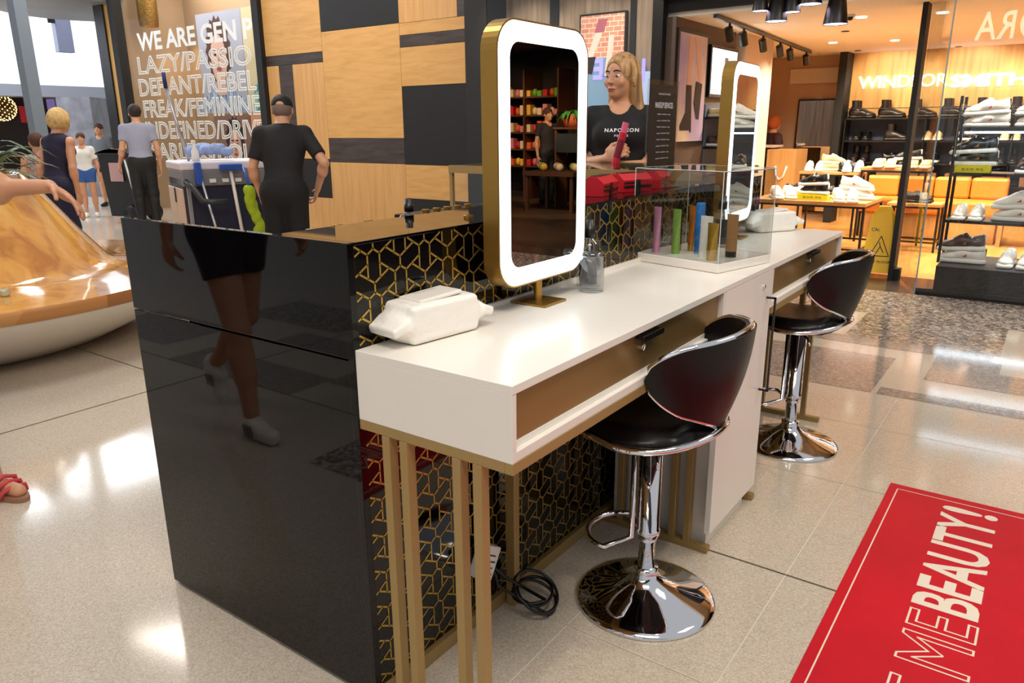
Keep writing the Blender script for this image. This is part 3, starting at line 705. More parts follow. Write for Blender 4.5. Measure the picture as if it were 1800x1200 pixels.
# ================================================================== PEOPLE
def Rx(a): c, s = math.cos(a), math.sin(a); return np.array([[1, 0, 0], [0, c, -s], [0, s, c]])
def Rzm(a): c, s = math.cos(a), math.sin(a); return np.array([[c, -s, 0], [s, c, 0], [0, 0, 1]])
def unit(v): v = np.array(v, float); return v/np.linalg.norm(v)
def hand(F, w, d, n, side, sc=1., curl=.5, grip=0.):
    """palm + four fingers + thumb; w wrist, d direction, n palm normal, side = thumb side direction"""
    w = np.array(w, float); d = unit(d); n = unit(np.array(n)-d*np.dot(n, d)); s = unit(side-d*np.dot(side, d)-n*np.dot(side, n))
    F.ell(w+d*.05*sc, np.array((.041, .017, .052))*sc, R=np.stack([s, n, d], 1), k=.012)
    for i, (o, L) in enumerate(((.030, .9), (.010, 1.), (-.010, .95), (-.029, .75))):
        p = w+d*.088*sc+s*o*sc; a = curl*.6; q = p+(d*math.cos(a)+n*math.sin(a))*.038*L*sc
        a2 = curl*1.5; r = q+(d*math.cos(a2)+n*math.sin(a2))*.034*L*sc; a3 = curl*2.3; e = r+(d*math.cos(a3)+n*math.sin(a3))*.02*L*sc
        F.cone(p, q, .0095*sc, .0088*sc, .004); F.cone(q, r, .0088*sc, .008*sc, .003); F.cone(r, e, .008*sc, .007*sc, .003)
    p = w+d*.03*sc+s*.034*sc; q = p+(d*.75+s*.5+n*.35)*.038*sc; r = q+(d*.8+n*.6+s*.1)*.03*sc
    F.cone(p, q, .013*sc, .0105*sc, .008); F.cone(q, r, .0105*sc, .008*sc, .003)
def person(label, loc, face, H=1.7, pose=None, lean=0., head=(0., 0.), res=.008, sk=None, top=None, sleeve=.55, bottom=None, btype='trousers',
           hair=None, style='short', shoe=None, build=1.0, female=False, bodymats=None, curl=.5, skirtz=.5, tophem=.90, neckcut=True, handspec=None):
    J = dict(pel=(0, 0, .93), waist=(0, 0, 1.08), chest=(0, .005, 1.27), neck=(0, .015, 1.43), hd=(0, -.012, 1.585),
             shL=(.17, .01, 1.385), shR=(-.17, .01, 1.385), elL=(.225, .03, 1.10), elR=(-.225, .03, 1.10), wrL=(.235, -.03, .86), wrR=(-.235, -.03, .86),
             hipL=(.085, 0, .90), hipR=(-.085, 0, .90), knL=(.095, -.015, .49), knR=(-.095, -.015, .49), anL=(.095, .03, .085), anR=(-.095, .03, .085))
    if female:
        J['shL'] = (.15, .01, 1.375); J['shR'] = (-.15, .01, 1.375)
    fixed = set()
    for k, v in (pose or {}).items(): J[k] = v; fixed.add(k)
    S = H/1.7; RL = Rx(lean); J = {k: np.array(v, float) for k, v in J.items()}
    for k in J:
        if k[:3] in ('wai', 'che', 'nec', 'hd', 'shL', 'shR', 'elL', 'elR', 'wrL', 'wrR') or k == 'hd': J[k] = J['pel']+RL@(J[k]-J['pel'])
    RH = Rzm(head[0])@Rx(head[1]) @ (Rx(lean*.4))
    J = {k: v*S for k, v in J.items()}
    P = np.stack(list(J.values())); lo = P.min(0)-.24; hi = P.max(0)+.24; lo[2] = -.01
    bw = build
    def torso(F, o=0., part='all'):
        wv = .9 if female else 1.
        F.ell(J['chest'], (np.array((.165*wv, .108, .185))*bw+o)*S, RL, k=.04)
        F.ell(J['waist'], (np.array((.135*wv, .098, .17))*bw+o)*S, RL, k=.06)
        F.ell(J['pel'], (np.array((.165, .118, .14))*bw+o)*S, RL*1.0, k=.05)
        up = RL@np.array((0, 0, 1.))
        for s in ('L', 'R'):
            F.cone(J['neck']-up*.045*S, J['sh'+s]-up*.008*S, (.05+o)*S, (.05+o)*S, .05)
        if female:
            for s in (-1, 1): F.ell(J['chest']+RL@np.array((s*.07, -.075, .015))*S, np.array((.062, .05, .06))*S+o, RL, k=.03)
    F = Fld(lo, hi, res); torso(F)
    nk = J['neck']; hd = J['hd']
    F.cone(nk-(hd-nk)*.25, hd+RH@np.array((0, .012, -.03))*S, .056*S, .05*S, .03)
    h = lambda x, y, z: hd+RH@np.array((x, y, z))*S
    F.ell(h(0, .012, .025), np.array((.074, .092, .088))*S, RH, k=.02)
    F.ell(h(0, -.03, -.045), np.array((.056, .058, .062))*S, RH, k=.03)
    F.ell(h(0, -.062, -.088), np.array((.026, .02, .02))*S, RH, k=.025)
    for s in (-1, 1):
        F.ell(h(.030*s, -.092, .005), np.array((.018, .012, .012))*S, RH, k=.012, op='sub')
        F.ell(h(.078*s, .01, -.012), np.array((.010, .018, .03))*S, RH, k=.008)
        F.ell(h(.040*s, -.062, -.028), np.array((.022, .018, .02))*S, RH, k=.02)
    F.cone(h(0, -.084, .008), h(0, -.106, -.026), .008*S, .011*S, .012)
    for s in (-1, 1): F.ell(h(.010*s, -.098, -.030), np.array((.008, .009, .007))*S, RH, k=.006)
    F.ell(h(0, -.087, -.058), np.array((.024, .011, .006))*S, RH, k=.005); F.ell(h(0, -.084, -.068), np.array((.020, .011, .006))*S, RH, k=.005)
    def limbs(F, arms=True, legs=True):
        for s, sg in (('L', 1), ('R', -1)):
            if arms:
                F.cone(J['sh'+s], J['el'+s], .047*S*bw, .037*S, .02); F.cone(J['el'+s], J['wr'+s], .037*S, .024*S, .012)
                m = J['el'+s]*.75+J['wr'+s]*.25; F.ell(m, (.042*S, .042*S, .06*S), k=.02)
            if legs:
                F.cone(J['hip'+s], J['kn'+s], .085*S*bw, .054*S, .04); F.cone(J['kn'+s], J['an'+s], .052*S, .034*S, .02)
                c = J['kn'+s]*.72+J['an'+s]*.28+np.array((0, .014, 0)); F.cone(c, J['kn'+s]*.5+J['an'+s]*.5, .052*S, .045*S, .03)
    limbs(F)
    toe = {}
    for s, sg in (('L', 1), ('R', -1)):
        a = J['an'+s]; t = a+(pose or {}).get('toedir'+s, np.array((sg*.012, -.16, -.05)))*S if False else a+np.array((sg*.012, -.15, -.052))*S
        ft = (pose or {}).get('ft'+s)
        if ft is not None: t = np.array(ft, float)*S
        toe[s] = t; F.cone(a+np.array((0, .02, -.05))*S, t, .034*S, .026*S, .03)
        hs = (handspec or {}).get(s, {}); d = hs.get('d', J['wr'+s]-J['el'+s]); n = hs.get('n', (-sg, 0, 0)); sd = hs.get('s', (0, -1, 0)); 
        hand(F, J['wr'+s], d, n, np.array(sd, float), S, hs.get('curl', curl))
    if not (pose or {}).get('anyfeet'): F.cut((0, 0, .012), (0, 0, -1))
    bm = bodymats or [sk or skin]
    B = F.build('person', bm)
    tag(B, label, 'person'); B.location = loc; rz = math.atan2(face[0], -face[1]); B.rotation_euler = (0, 0, rz)
    # eyes, brows
    for s in (-1, 1):
        e = MB(); e.lathe([(1e-4, -.0115), (.006, -.0098), (.0098, -.006), (.0115, 0), (.0098, .006), (.006, .0098), (1e-4, .0115)], seg=12)
        o = e.build('eye', mat('eye_white', (232, 226, 220), .2), B); o.location = tuple(h(.031*s, -.0705, .003)); o.scale = (S, S, S*.8)
        q = MB(); q.cyl((0, 0, 0), .0068, 0, .0012, 14, ax=1); i_ = q.build('iris', mat('dark_iris', (40, 24, 16), .15), o, loc=(0, -.0121, 0)); i_.rotation_euler = (0, 0, 0)
        o.rotation_euler = Matrix([list(r) for r in RH]).to_euler()
        q = MB(); q.tube([tuple(h(s*x, y, z)) for x, y, z in ((.014, -.087, .026), (.028, -.087, .031), (.042, -.078, .029), (.050, -.068, .024))], [.0030*S, .0040*S, .0034*S, .0014*S], 8)
        q.build('eyebrow', mat('brow_hair', (44, 28, 20), .8) , B)
    up = RL@np.array((0, 0, 1.)); fw = RL@np.array((0, -1., 0))
    if top is not None:
        G = Fld(lo, hi, res); torso(G, .010)
        for s in ('L', 'R'):
            e = J['sh'+s]+(J['el'+s]-J['sh'+s])*min(sleeve, 1.)
            if sleeve > 0: G.cone(J['sh'+s], e, .062*S*bw, (.056 if sleeve < 1 else .05)*S*bw, .03, cut=sleeve < 1)
            if sleeve > 1: G.cone(J['el'+s], J['wr'+s], .05*S, .036*S, .02, cut=True)
        if sleeve == 0:
            for s, sg in (('L', 1), ('R', -1)): G.cut(J['sh'+s]+np.array((sg*.005, 0, 0)), (sg, 0, .0))
        G.cut(J['pel']+up*(tophem-.93)*S, -up)
        if neckcut:
            G.cut(J['neck']+up*.012*S, up); G.cone(J['neck']+up*.06+fw*.01, J['neck']+fw*.045-up*.012*S, .072*S, .058*S, k=.005, op='sub')
        else: G.cut(J['neck']+up*.03*S, up)
        G.build('shirt', top, B)
    if bottom is not None:
        G = Fld(lo, hi, res)
        if btype != 'skirt': G.ell(J['pel'], (np.array((.165, .118, .14))*bw+.012)*S, None, k=.02)
        if btype == 'dress':
            pass
        if btype in ('trousers', 'shorts'):
            for s in ('L', 'R'):
                if btype == 'trousers':
                    G.cone(J['hip'+s], J['kn'+s], .100*S*bw, .075*S, .05); G.cone(J['kn'+s], J['an'+s], .074*S, .056*S, .02)
                    G.ell(J['kn'+s], (.082*S, .082*S, .12*S), k=.02); G.cone(J['kn'+s]*.72+J['an'+s]*.28+np.array((0, .014, 0)), J['kn'+s]*.5+J['an'+s]*.5, .064*S, .058*S, .03)
                else:
                    e = J['hip'+s]*.55+J['kn'+s]*.45; G.cone(J['hip'+s], e, .1*S*bw, .085*S*bw, .04, cut=True)
        if btype == 'skirt':
            c = (J['knL']+J['knR'])/2; e = J['pel']*skirtz+c*(1-skirtz); G.cone(J['pel']+np.array((0, 0, .05)), e, .14*S*bw, .19*S*bw, .04, cut=True)
        if btype == 'trousers': G.cut((0, 0, .055), (0, 0, -1))
        G.cut(J['pel']+up*.075*S, up)
        G.build({'trousers': 'trousers', 'shorts': 'shorts', 'skirt': 'skirt'}[btype], bottom, B)
    if shoe is not None:
        for s, sg in (('L', 1), ('R', -1)):
            a = J['an'+s]; t = toe[s]; dn = np.array((0, 0, -1.)) if (pose or {}).get('ft'+s) is None else unit(np.cross(unit(t-a), (1, 0, 0)))*(-1)
            q = Fld(np.minimum(a, t)-.1, np.maximum(a, t)+.1, max(res, .006)); heel = a+np.array((0, .03, -.045))*S if (pose or {}).get('ft'+s) is None else a+unit(t-a)*(-.02)
            q.cone(heel, t, .042*S, .036*S, .02); q.cone(a+np.array((0, 0, -.015)), a+np.array((0, -.05, -.04))*S, .042*S, .035*S, .03)
            if (pose or {}).get('ft'+s) is None: q.cut((0, 0, .0), (0, 0, -1)) 
            q.build('shoe', shoe, B)
    if hair is not None:
        G = Fld(hd-.32, hd+.22, min(res, .007))
        if style == 'cap':
            G.ell(h(0, .012, .035), np.array((.084, .10, .085))*S, RH, k=.01); G.cut(h(0, -.03, .02), -(RH@np.array((0, 0, 1.))))
            G.ell(h(0, .105, .035), np.array((.034, .03, .02))*S, RH, k=.004, op='sub')
            o = G.build('cap', hair, B); q = MB(); q.T = None
            pts = [h(.06*math.cos(a), -.07-.07*math.sin(a), .03) for a in np.linspace(0, PI, 12)]
            q.prism([tuple(p) for p in pts], tuple(RH@np.array((0, 0, .006)))); q.build('cap_peak', hair, o)
            G = Fld(hd-.3, hd+.2, min(res, .007)); G.ell(h(0, .02, .01), np.array((.080, .092, .085))*S, RH, k=.01); G.cut(h(0, -.0, .03), RH@np.array((0, 0, 1.)))
            G.cut(h(0, .0, -.05), RH@np.array((0, -.2, -1.))); G.cut(h(0, .02, 0), RH@np.array((0, -1., 0))); G.build('hair', mat('grey_hair', (120, 104, 92), .8), B)
        else:
            th = {'short': .010, 'bob': .022, 'long': .012}[style]
            G.ell(h(0, .018, .032 if style != 'long' else .030), (np.array((.076, .092, .088))+th*(1 if style != 'long' else .75))*S, RH, k=.02)
            if style == 'bob': G.ell(h(0, .03, -.01), np.array((.098, .10, .085))*S, RH, k=.03)
            if style == 'long':
                G.ell(h(0, .055, -.03), np.array((.075, .055, .12))*S, RH, k=.03)
                for s in (-1, 1):
                    G.cone(h(.073*s, .035, .0), h(.085*s, .045, -.17), .026*S, .030*S, .03)
                    G.cone(h(.085*s, .045, -.17), h(.075*s, .03 if s < 0 else .0, -.30), .030*S, .016*S, .02)
                G.cone(h(0, .07, -.05), h(0, .075, -.28), .06*S, .045*S, .04)
                G.cone(h(0, -.085, .10), h(0, -.06, .135), .006*S, .006*S, .012, op='sub')
            # carve the face opening
            if style == 'long':
                G.ell(h(0, -.120, -.020), np.array((.068, .094, .104))*S, RH, k=.012, op='sub')
                G.ell(h(0, -.06, -.15), np.array((.058, .09, .11))*S, RH, k=.01, op='sub')
            else:
                G.ell(h(0, -.12, -.045), np.array((.10, .095, .10))*S, RH, k=.01, op='sub')
            if style == 'short':
                G.cut(h(0, .02, -.055), RH@np.array((0, -.25, -1.)));
                for s in (-1, 1): G.ell(h(.08*s, .0, -.03), np.array((.03, .03, .04))*S, RH, k=.01, op='sub')
            if style == 'bob': G.cut(h(0, 0, -.085), RH@np.array((0, 0, -1.)))
            G.build('hair', hair, B)
    B['_J'] = 0; del B['_J']
    return B, J, h, RH

# 1. woman with glasses behind the kiosk
wl = atd(1092, 141, 4.2); wl = (float(wl[0]), float(wl[1]), 0.0)
lips = mat('lip_colour', (176, 84, 76), .35)
blond = ramp_mat('dark_blonde_hair', [(.3, (120, 84, 46)), (.5, (176, 134, 84)), (.75, (206, 168, 116))], .5, 'noise', (18, 18, 1.2), 3, 4, .4)
wface = (CP[0]-wl[0]-.35, CP[1]-wl[1])
B1, J1, h1, RH1 = person('woman with long blonde hair, clear glasses and black t-shirt holding a red bottle', wl, wface, H=1.655, female=True, res=.0052,
    pose=dict(elL=(.21, .0, 1.12), wrL=(.03, -.20, 1.13), elR=(-.235, .02, 1.12), wrR=(-.055, -.225, 1.165)), head=(math.radians(-32), math.radians(2)),
    sk=None, bodymats=[skin, lips], top=mat('black_cotton', (15, 14, 16), .8), sleeve=.62, bottom=blackm, hair=blond, style='long', shoe=black,
    handspec=dict(L=dict(d=(-.95, -.05, .1), n=(0, 1, 0), s=(0, 0, 1), curl=.7), R=dict(d=(.8, -.35, .45), n=(0, .8, -.3), s=(-.3, 0, 1), curl=1.1)))
# lips by face position
me = B1.data; c0 = h1(0, -.094, -.063)
for p in me.polygons:
    c = np.array(p.center); d = RH1.T@(c-c0)
    if abs(d[0]) < .023 and abs(d[2]) < .0085*(1-abs(d[0])/.03) and d[1] < .016: p.material_index = 1
# glasses
g = MB()
for s in (-1, 1):
    ring = [tuple(h1(.033*s+.027*math.cos(a), -.103+.012*abs(math.cos(a))*(1 if math.cos(a)*s > 0 else .0), .0+.022*math.sin(a))) for a in np.linspace(0, 2*PI, 24, endpoint=False)]
    g.tube(ring, .0011, 6, closed=True); g.tube([ring[0 if s > 0 else 12], tuple(h1(.073*s, -.07, .006)), tuple(h1(.082*s, .0, .0))], .001, 6)
g.tube([tuple(h1(-.007, -.103, .004)), tuple(h1(0, -.106, .008)), tuple(h1(.007, -.103, .004))], .001, 6)
go = g.build('glasses', mat('clear_pink_frame', (196, 160, 150), .2), B1, label='thin clear-framed glasses')
for s in (-1, 1):
    q = MB(); q._a([tuple(h1(.033*s+.026*math.cos(a), -.102, .021*math.sin(a))) for a in np.linspace(0, 2*PI, 24, endpoint=False)], [tuple(range(24))]); q.build('lens', glass, go)
q = MB(); q.lathe([(1e-4, -.007), (.005, -.004), (.0055, .002), (1e-4, .006)], tuple(h1(.083, .006, -.045)), 12); q.build('earring', goldm, B1)
# shirt lettering draped on the shirt
shirt = [c for c in bpy.data.objects if c.parent == B1 and c.name.startswith('shirt')][0]
bvh = BVHTree.FromPolygons([v.co[:] for v in shirt.data.vertices], [p.vertices[:] for p in shirt.data.polygons])
def drape(mb, off=.0016):
    out = []
    for p in mb.v:
        hit = bvh.ray_cast(Vector((p[0], -1, p[2])), Vector((0, 1, 0)))
        out.append((p[0], (hit[0].y if hit[0] is not None else p[1])-off, p[2]))
    mb.v = out
tx = MB(); zc = J1['chest'][2]+.03
add_text(tx, 'NAPOLEON', (-.068, -.2, zc), (1, 0, 0), (0, 0, 1), .175, .019, bold=.02, spacing=1.25)
add_text(tx, 'PERDIS', (-.018, -.2, zc-.024), (1, 0, 0), (0, 0, 1), .072, .011, bold=.015, spacing=1.2)
drape(tx); tx.build('shirt_lettering', whitepr, B1)
# bottle in her hand
hp = J1['wrR']+np.array((.055, -.045, .03)); Rw = Matrix.Rotation(B1.rotation_euler.z, 3, 'Z'); wp_ = Rw@Vector(hp)+Vector(wl)
t = thing('product_bottle', 'red and pink product bottle held in the woman\'s hand', 'bottle', (wp_.x, wp_.y, wp_.z-.05), B1.rotation_euler.z)
b = MB(); b.T = Matrix.Rotation(math.radians(14), 4, 'Y'); b.cyl((0, 0, 0), .019, -.01, .155, 24); b.build('bottle_body', mat('crimson_plastic', (200, 24, 54), .3), t)
b = MB(); b.T = Matrix.Rotation(math.radians(14), 4, 'Y'); b.cyl((0, 0, 0), .016, .155, .205, 24); b.build('cap', mat('pink_plastic', (226, 96, 130), .3), t)
b = MB(); b.T = Matrix.Rotation(math.radians(14), 4, 'Y'); b.lathe([(.0195, .03), (.0195, .12)], seg=24); b.build('label_band', mat('dark_red_label', (120, 20, 36), .4), t)

# 2. cleaner in black cap seen from behind
c2 = atd(492, 250, 5.9); c2 = (float(c2[0]), float(c2[1]), 0)
aw = (c2[0]-CP[0], c2[1]-CP[1])
person('man in black cap, black shirt and black trousers seen from behind', c2, (aw[0]+.6, aw[1]+1.2), H=1.57, lean=.30, build=1.02, res=.009,
       pose=dict(elR=(-.34, .10, 1.12), wrR=(-.24, -.13, .96), elL=(.25, -.02, 1.12), wrL=(.22, -.14, .93)), sk=skin2,
       top=mat('black_polo', (20, 16, 17), .8), sleeve=.75, bottom=mat('black_twill', (12, 12, 15), .8), hair=mat('black_cap', (18, 16, 16), .7), style='cap', shoe=black, neckcut=False, tophem=.86)
# 3. cleaner in grey shirt
c3 = atz(252, 388); c3 = atd(247, 270, 11.6)
person('young man in light grey shirt and dark trousers beside the black bin', (c3[0], c3[1], 0), (c3[0]-CP[0]-1, c3[1]-CP[1]+.2), H=1.63, lean=.06, build=1.0, res=.011,
       pose=dict(wrL=(.28, -.12, .90)), sk=skin2, top=mat('pale_grey_cotton', (150, 152, 172), .8), sleeve=.6, bottom=blackm, hair=mat('dark_brown_hair', (40, 24, 18), .7), style='short', shoe=black, neckcut=False)
# 4. woman with short blonde hair
c4 = atd(82, 215, 8.2)
person('woman with short blonde hair in sleeveless navy top walking away', (c4[0], c4[1], 0), (-.5, 1.3), H=1.50, lean=.24, build=.95, res=.009, female=True,
       pose=dict(elL=(.19, .03, 1.1), wrL=(.19, -.05, .87), elR=(-.19, .0, 1.1), wrR=(-.19, -.08, .87)), sk=skin2, top=mat('navy_knit', (20, 16, 46), .8), sleeve=0, bottom=mat('navy_trousers', (24, 22, 50), .8), hair=mat('yellow_blonde_hair', (206, 172, 112), .8, noise=(30, .3)), style='bob', shoe=black, neckcut=False, tophem=.78)
# 5. girl, 6. man far away
c5 = atd(148, 285, 13.6)
person('girl in white tee and blue denim overalls far down the mall', (c5[0], c5[1], 0), (1.0, -.6), H=1.27, res=.011, top=whitem, sleeve=.7,
       bottom=mat('blue_denim', (52, 92, 160), .8), btype='shorts', hair=mat('brown_hair', (80, 52, 36), .8), style='short', shoe=whitem, female=True)
c6 = atd(177, 250, 15.4)
person('man in grey t-shirt and shorts far down the mall', (c6[0], c6[1], 0), (.7, -.9), H=1.42, res=.012, top=mat('mid_grey_tee', (110, 118, 128), .8), sleeve=.6,
       bottom=mat('charcoal_shorts', (50, 50, 60), .8), btype='shorts', hair=mat('brown_hair', (80, 52, 36), .8), style='short', shoe=black)
# 7. seated woman by the planter
c7 = atd(68, 275, 8.6)
person('woman in patterned sleeveless top standing behind the planter bench', (c7[0], c7[1], 0), (-1.4, .3), H=1.28, res=.01, female=True, sk=skin2,
       top=mat('plaid_cotton', (178, 160, 158), .8, noise=(60, .6)), sleeve=0, bottom=mat('charcoal_shorts', (50, 50, 60), .8), hair=mat('brown_hair', (80, 52, 36), .8), style='short', shoe=black)
# 8. passer-by at the left edge with an arm stretched out
ay, ax = -.215, -1.985
person('woman in coral sandals at the left edge stretching out one arm', (ax, ay, 0), (1, .12), H=1.62, res=.0075, female=True, sk=skin,
       pose=dict(elR=(-.20, -.12, 1.16), wrR=(-.16, .0, .95), elL=(.27, -.17, 1.16), wrL=(.40, -.36, 1.165), anL=(.16, -.06, .085), knL=(.13, -.05, .49), anR=(-.04, .10, .085), knR=(-.06, .0, .49)),
       top=mat('coral_top', (190, 96, 90), .8), sleeve=.3, bottom=mat('beige_skirt', (170, 150, 128), .8), btype='skirt', skirtz=.1, hair=mat('brown_hair', (80, 52, 36), .8), style='bob',
       handspec=dict(L=dict(d=(.3, -.8, -.5), n=(-.4, -.3, -1), s=(-1, -.3, 0), curl=.35)))
P8 = sorted([o for o in bpy.data.objects if o.name.startswith('person')], key=lambda o: o.name)[-1]; S8 = 1.62/1.7; strapm = mat('coral_leather', (200, 64, 72), .5)
for ax_, ay_ in ((.16, -.06), (-.04, .10)):
    a_ = np.array((ax_, ay_, 0))*S8; b = MB(); P = []
    for k in range(22):
        q_ = 2*PI*k/22; P.append((a_[0]+.008+.043*math.cos(q_)*(1+.12*math.sin(-q_)), a_[1]-.055+.135*math.sin(q_), .001))
    b.prism(P, (0, 0, .016)); so_ = b.build('sandal', mat('tan_sandal_sole', (150, 110, 84), .6), P8, label='coral sandal')
    for k, yy in enumerate((-.055, -.085, -.115)):
        zt = .075-.013*k; b = MB(); b.tube([(a_[0]-.042, a_[1]+yy, .012), (a_[0]-.034, a_[1]+yy-.008, zt*.75), (a_[0]+.008, a_[1]+yy-.012, zt), (a_[0]+.048, a_[1]+yy-.004, zt*.75), (a_[0]+.054, a_[1]+yy+.004, .012)], .008, 8); b.build('strap', strapm, so_)

# ================================================================== LEFT: PLANTER BENCH, CART, BIN, MALL
PC = (-4.6, .72)
t = thing('planter_bench', 'round white and wood bench with polished wooden cone planter', 'bench', (PC[0], PC[1], 0)); O = (0, 0, 0)
MB().lathe([(.90, 0), (.99, .02), (1.2, .12), (1.42, .24), (1.545, .345), (1.55, .355), (1e-3, .355)], seg=96).build('base_bowl', mat('white_fibreglass', (222, 216, 206), .35), t)
MB().lathe([(1.55, .352), (1.56, .355), (1.56, .418), (1.555, .423)], seg=96).build('timber_edge', woodedge, t, label='timber block edge band')
MB().lathe([(1.555, .423), (1.3, .426), (1.1, .432), (1.0, .445), (.94, .47), (.88, .53), (.74, .66), (.60, .80), (.45, .95), (.37, 1.03), (.34, 1.04), (.32, .98)], seg=96).build('seat_cone', woodseat, t, label='glossy honey wood seat and cone')
co = children(t)[-1] if False else bpy.data.objects['seat_cone']
for v_ in co.data.vertices:
    k_ = max(0, v_.co.z-.45)/.6; v_.co.x += .05*k_; v_.co.y += .17*k_
MB().cyl((.045, .155, 0), .33, .93, .985, 32).build('soil', mat('potting_soil', (52, 38, 28), .9), t)
pl = thing('planter_plant', 'green and cream striped strappy plant in the wooden cone', 'plant', (PC[0]+.045, PC[1]+.155, .985))
gl1, gl2 = mat('leaf_green', (58, 92, 44), .45), mat('leaf_cream_stripe', (186, 184, 120), .45)
for k in range(60):
    a = rng.uniform(0, 2*PI); L = rng.uniform(.34, .62); r0 = rng.uniform(.02, .26); lift = rng.uniform(.35, 1.1); wd = rng.uniform(.018, .032); b = MB()
    ph = a+rng.uniform(-.4, .4); P = []
    for i in range(8):
        s_ = i/7; P.append((r0*math.cos(ph)+math.cos(a)*L*s_*.8, r0*math.sin(ph)+math.sin(a)*L*s_*.8, L*lift*s_*(1.25-s_)-(0 if lift > .6 else .08*s_*s_)))
    nx, ny = -math.sin(a), math.cos(a)
    vs_ = []; 
    for i, p in enumerate(P):
        ww = wd*math.sin(PI*min(1, (i+.8)/7.9))+.001; vs_ += [(p[0]-nx*ww, p[1]-ny*ww, p[2]+.006), p, (p[0]+nx*ww, p[1]+ny*ww, p[2]+.006)]
    b._a(vs_, [(3*i+j, 3*i+j+1, 3*i+j+4, 3*i+j+3) for i in range(7) for j in (0, 1)], True)
    b.build('leaf', gl2 if k % 4 == 0 else gl1, pl)
cw = atz(8, 520, .43); t = thing('crumpled_wrapper', 'crumpled wrapper lying on the wooden bench rim', 'litter', (cw[0], cw[1], .428))
F = Fld((-.06, -.05, -.02), (.06, .05, .07), .005); F.rbox((0, 0, .02), (.035, .02, .018), .008); F.cone((-.03, 0, .02), (.03, .01, .045), .012, .006, .01); F.build('wrapper', mat('wrapper_foil', (190, 196, 170), .35, bump=(60, .5)), t)

# cleaning cart
def frame_at(p, d):   # local frame matrix: x along d
    d = unit((d[0], d[1], 0)); return Matrix(((d[0], -d[1], 0, p[0]), (d[1], d[0], 0, p[1]), (0, 0, 1, 0), (0, 0, 0, 1)))
cq = atd(318, 292, 6.6); ang = math.radians(69)
t = thing('cleaning_cart', 'grey and white janitor cleaning cart with two cream doors', 'cleaning cart', (cq[0], cq[1], 0), ang)
Wc = .74; Dc = .60; beige = mat('cream_cart_door', (206, 186, 168), .5)
navy = mat('navy_plastic', (34, 38, 58), .4)
MB().box(.0, Wc, .02, Dc, .12, .93, .015).build('body', navy, t)
MB().box(-.01, Wc+.01, -.005, Dc+.02, .985, 1.05, .015).build('top_tray', mat('pale_grey_plastic', (214, 210, 220), .4), t)
MB().box(.0, Wc, .0, Dc+.01, .86, .985, .01).build('upper_band', grey, t)
cv = mat('blue_plastic_fittings', (40, 80, 170), .35)
for k in range(2):
    d = MB().box(-.012, .002, .025+k*Dc*.5, .02+(k+1)*Dc*.5-.008, .14, .84, .004).build('door', beige, t)
    MB().box(-.02, -.012, Dc*.5-.01+k*.02, Dc*.5+.002+k*.02, .72, .84, .002).build('door_latch', dgrey, d)
for x in (.02, Wc-.05): MB().box(x, x+.03, -.012, .02, .12, .86, .003).build('corner_rail', alu, t)
MB().tube([(.02, .0, .90), (.05, -.10, .86), (.10, -.16, .76), (.16, -.18, .745), (.28, -.18, .745)], .022, 10).build('handle', dgrey, t)
MB().tube([(Wc-.02, .0, .90), (Wc+.0, -.10, .86), (Wc-.02, -.16, .78), (Wc-.08, -.18, .76), (Wc-.20, -.18, .76)], .022, 10).build('handle', dgrey, t)
for k in range(3): MB().box(.2+k*.1, .25+k*.1, -.014, 0, .885, .915, .002).build('clip', whitem, t)
for x in (.06, Wc-.06):
    for y in (.06, Dc-.04): MB().cyl((x, y, .06), .06, -.015, .015, 20, ax=1).build('wheel', black, t)
Mc = Matrix.Translation((cq[0], cq[1], 0)) @ Matrix.Rotation(ang, 4, 'Z')
def on_cart(x, y, z): return tuple(Mc @ Vector((x, y, z)))
def pole_tool(name, label, cat, p0, p1, r, m, extra=None):
    o = on_cart(*p0); t = thing(name, label, cat, o); q = on_cart(*p1)
    MB().tube([(0, 0, 0), tuple(np.subtract(q, o))], r, 10).build('pole', m, t); return t, np.subtract(q, o)
t, e = pole_tool('flat_mop', 'pale mop pole with blue head leaning on the cart front', 'mop', (.40, -.22, .05), (.365, -.03, 1.0), .014, mat('pale_pole', (216, 204, 196), .4))
b = MB(); b.T = Matrix.Translation(tuple(e)) @ Matrix.Rotation(ang, 4, 'Z'); b.box(-.09, .09, -.04, .0, -.02, .03, .01); b.build('mop_head', cv, t)
t, e = pole_tool('broom_pole', 'white pole with blue grip leaning on the cart corner', 'broom', (.26, -.2, .05), (.12, -.03, .99), .011, alu)
b = MB(); b.T = Matrix.Translation(tuple(e)) @ Matrix.Rotation(ang, 4, 'Z'); b.box(-.03, .02, -.03, .03, -.12, .06, .01); b.build('grip', cv, t)
t, e = pole_tool('tall_pole', 'tall aluminium window pole with dark blue tip standing in the cart', 'pole', (.12, .3, 1.05), (.02, .34, 1.62), .012, alu)
MB().tube([tuple(e), tuple(e+np.array((-.01, 0, .12)))], .016, 8).build('pole_tip', mat('dark_blue_plastic', (24, 36, 110), .4), t)
t = thing('duster', 'blue fluffy duster lying on the cart top', 'duster', on_cart(.27, .22, 1.051), ang)
F = Fld((-.24, -.1, -.01), (.24, .1, .16), .008)
for k in range(70):
    a = rng.uniform(-1, 1); F.ell((a*.16, rng.uniform(-.05, .05), .055+.04*math.sqrt(1-a*a)+rng.uniform(-.02, .02)), (.03, .03, .03), k=.008)
F.cut((0, 0, 0), (0, 0, -1)); F.build('duster_head', mat('pale_blue_microfibre', (150, 170, 214), .9, bump=(90, .8)), t)
t = thing('mop_cloth', 'lime green microfibre mop cloth hanging on the cart front', 'mop cloth', on_cart(.47, -.2, .3), ang)
F = Fld((-.08, -.08, -.02), (.1, .08, .62), .007)
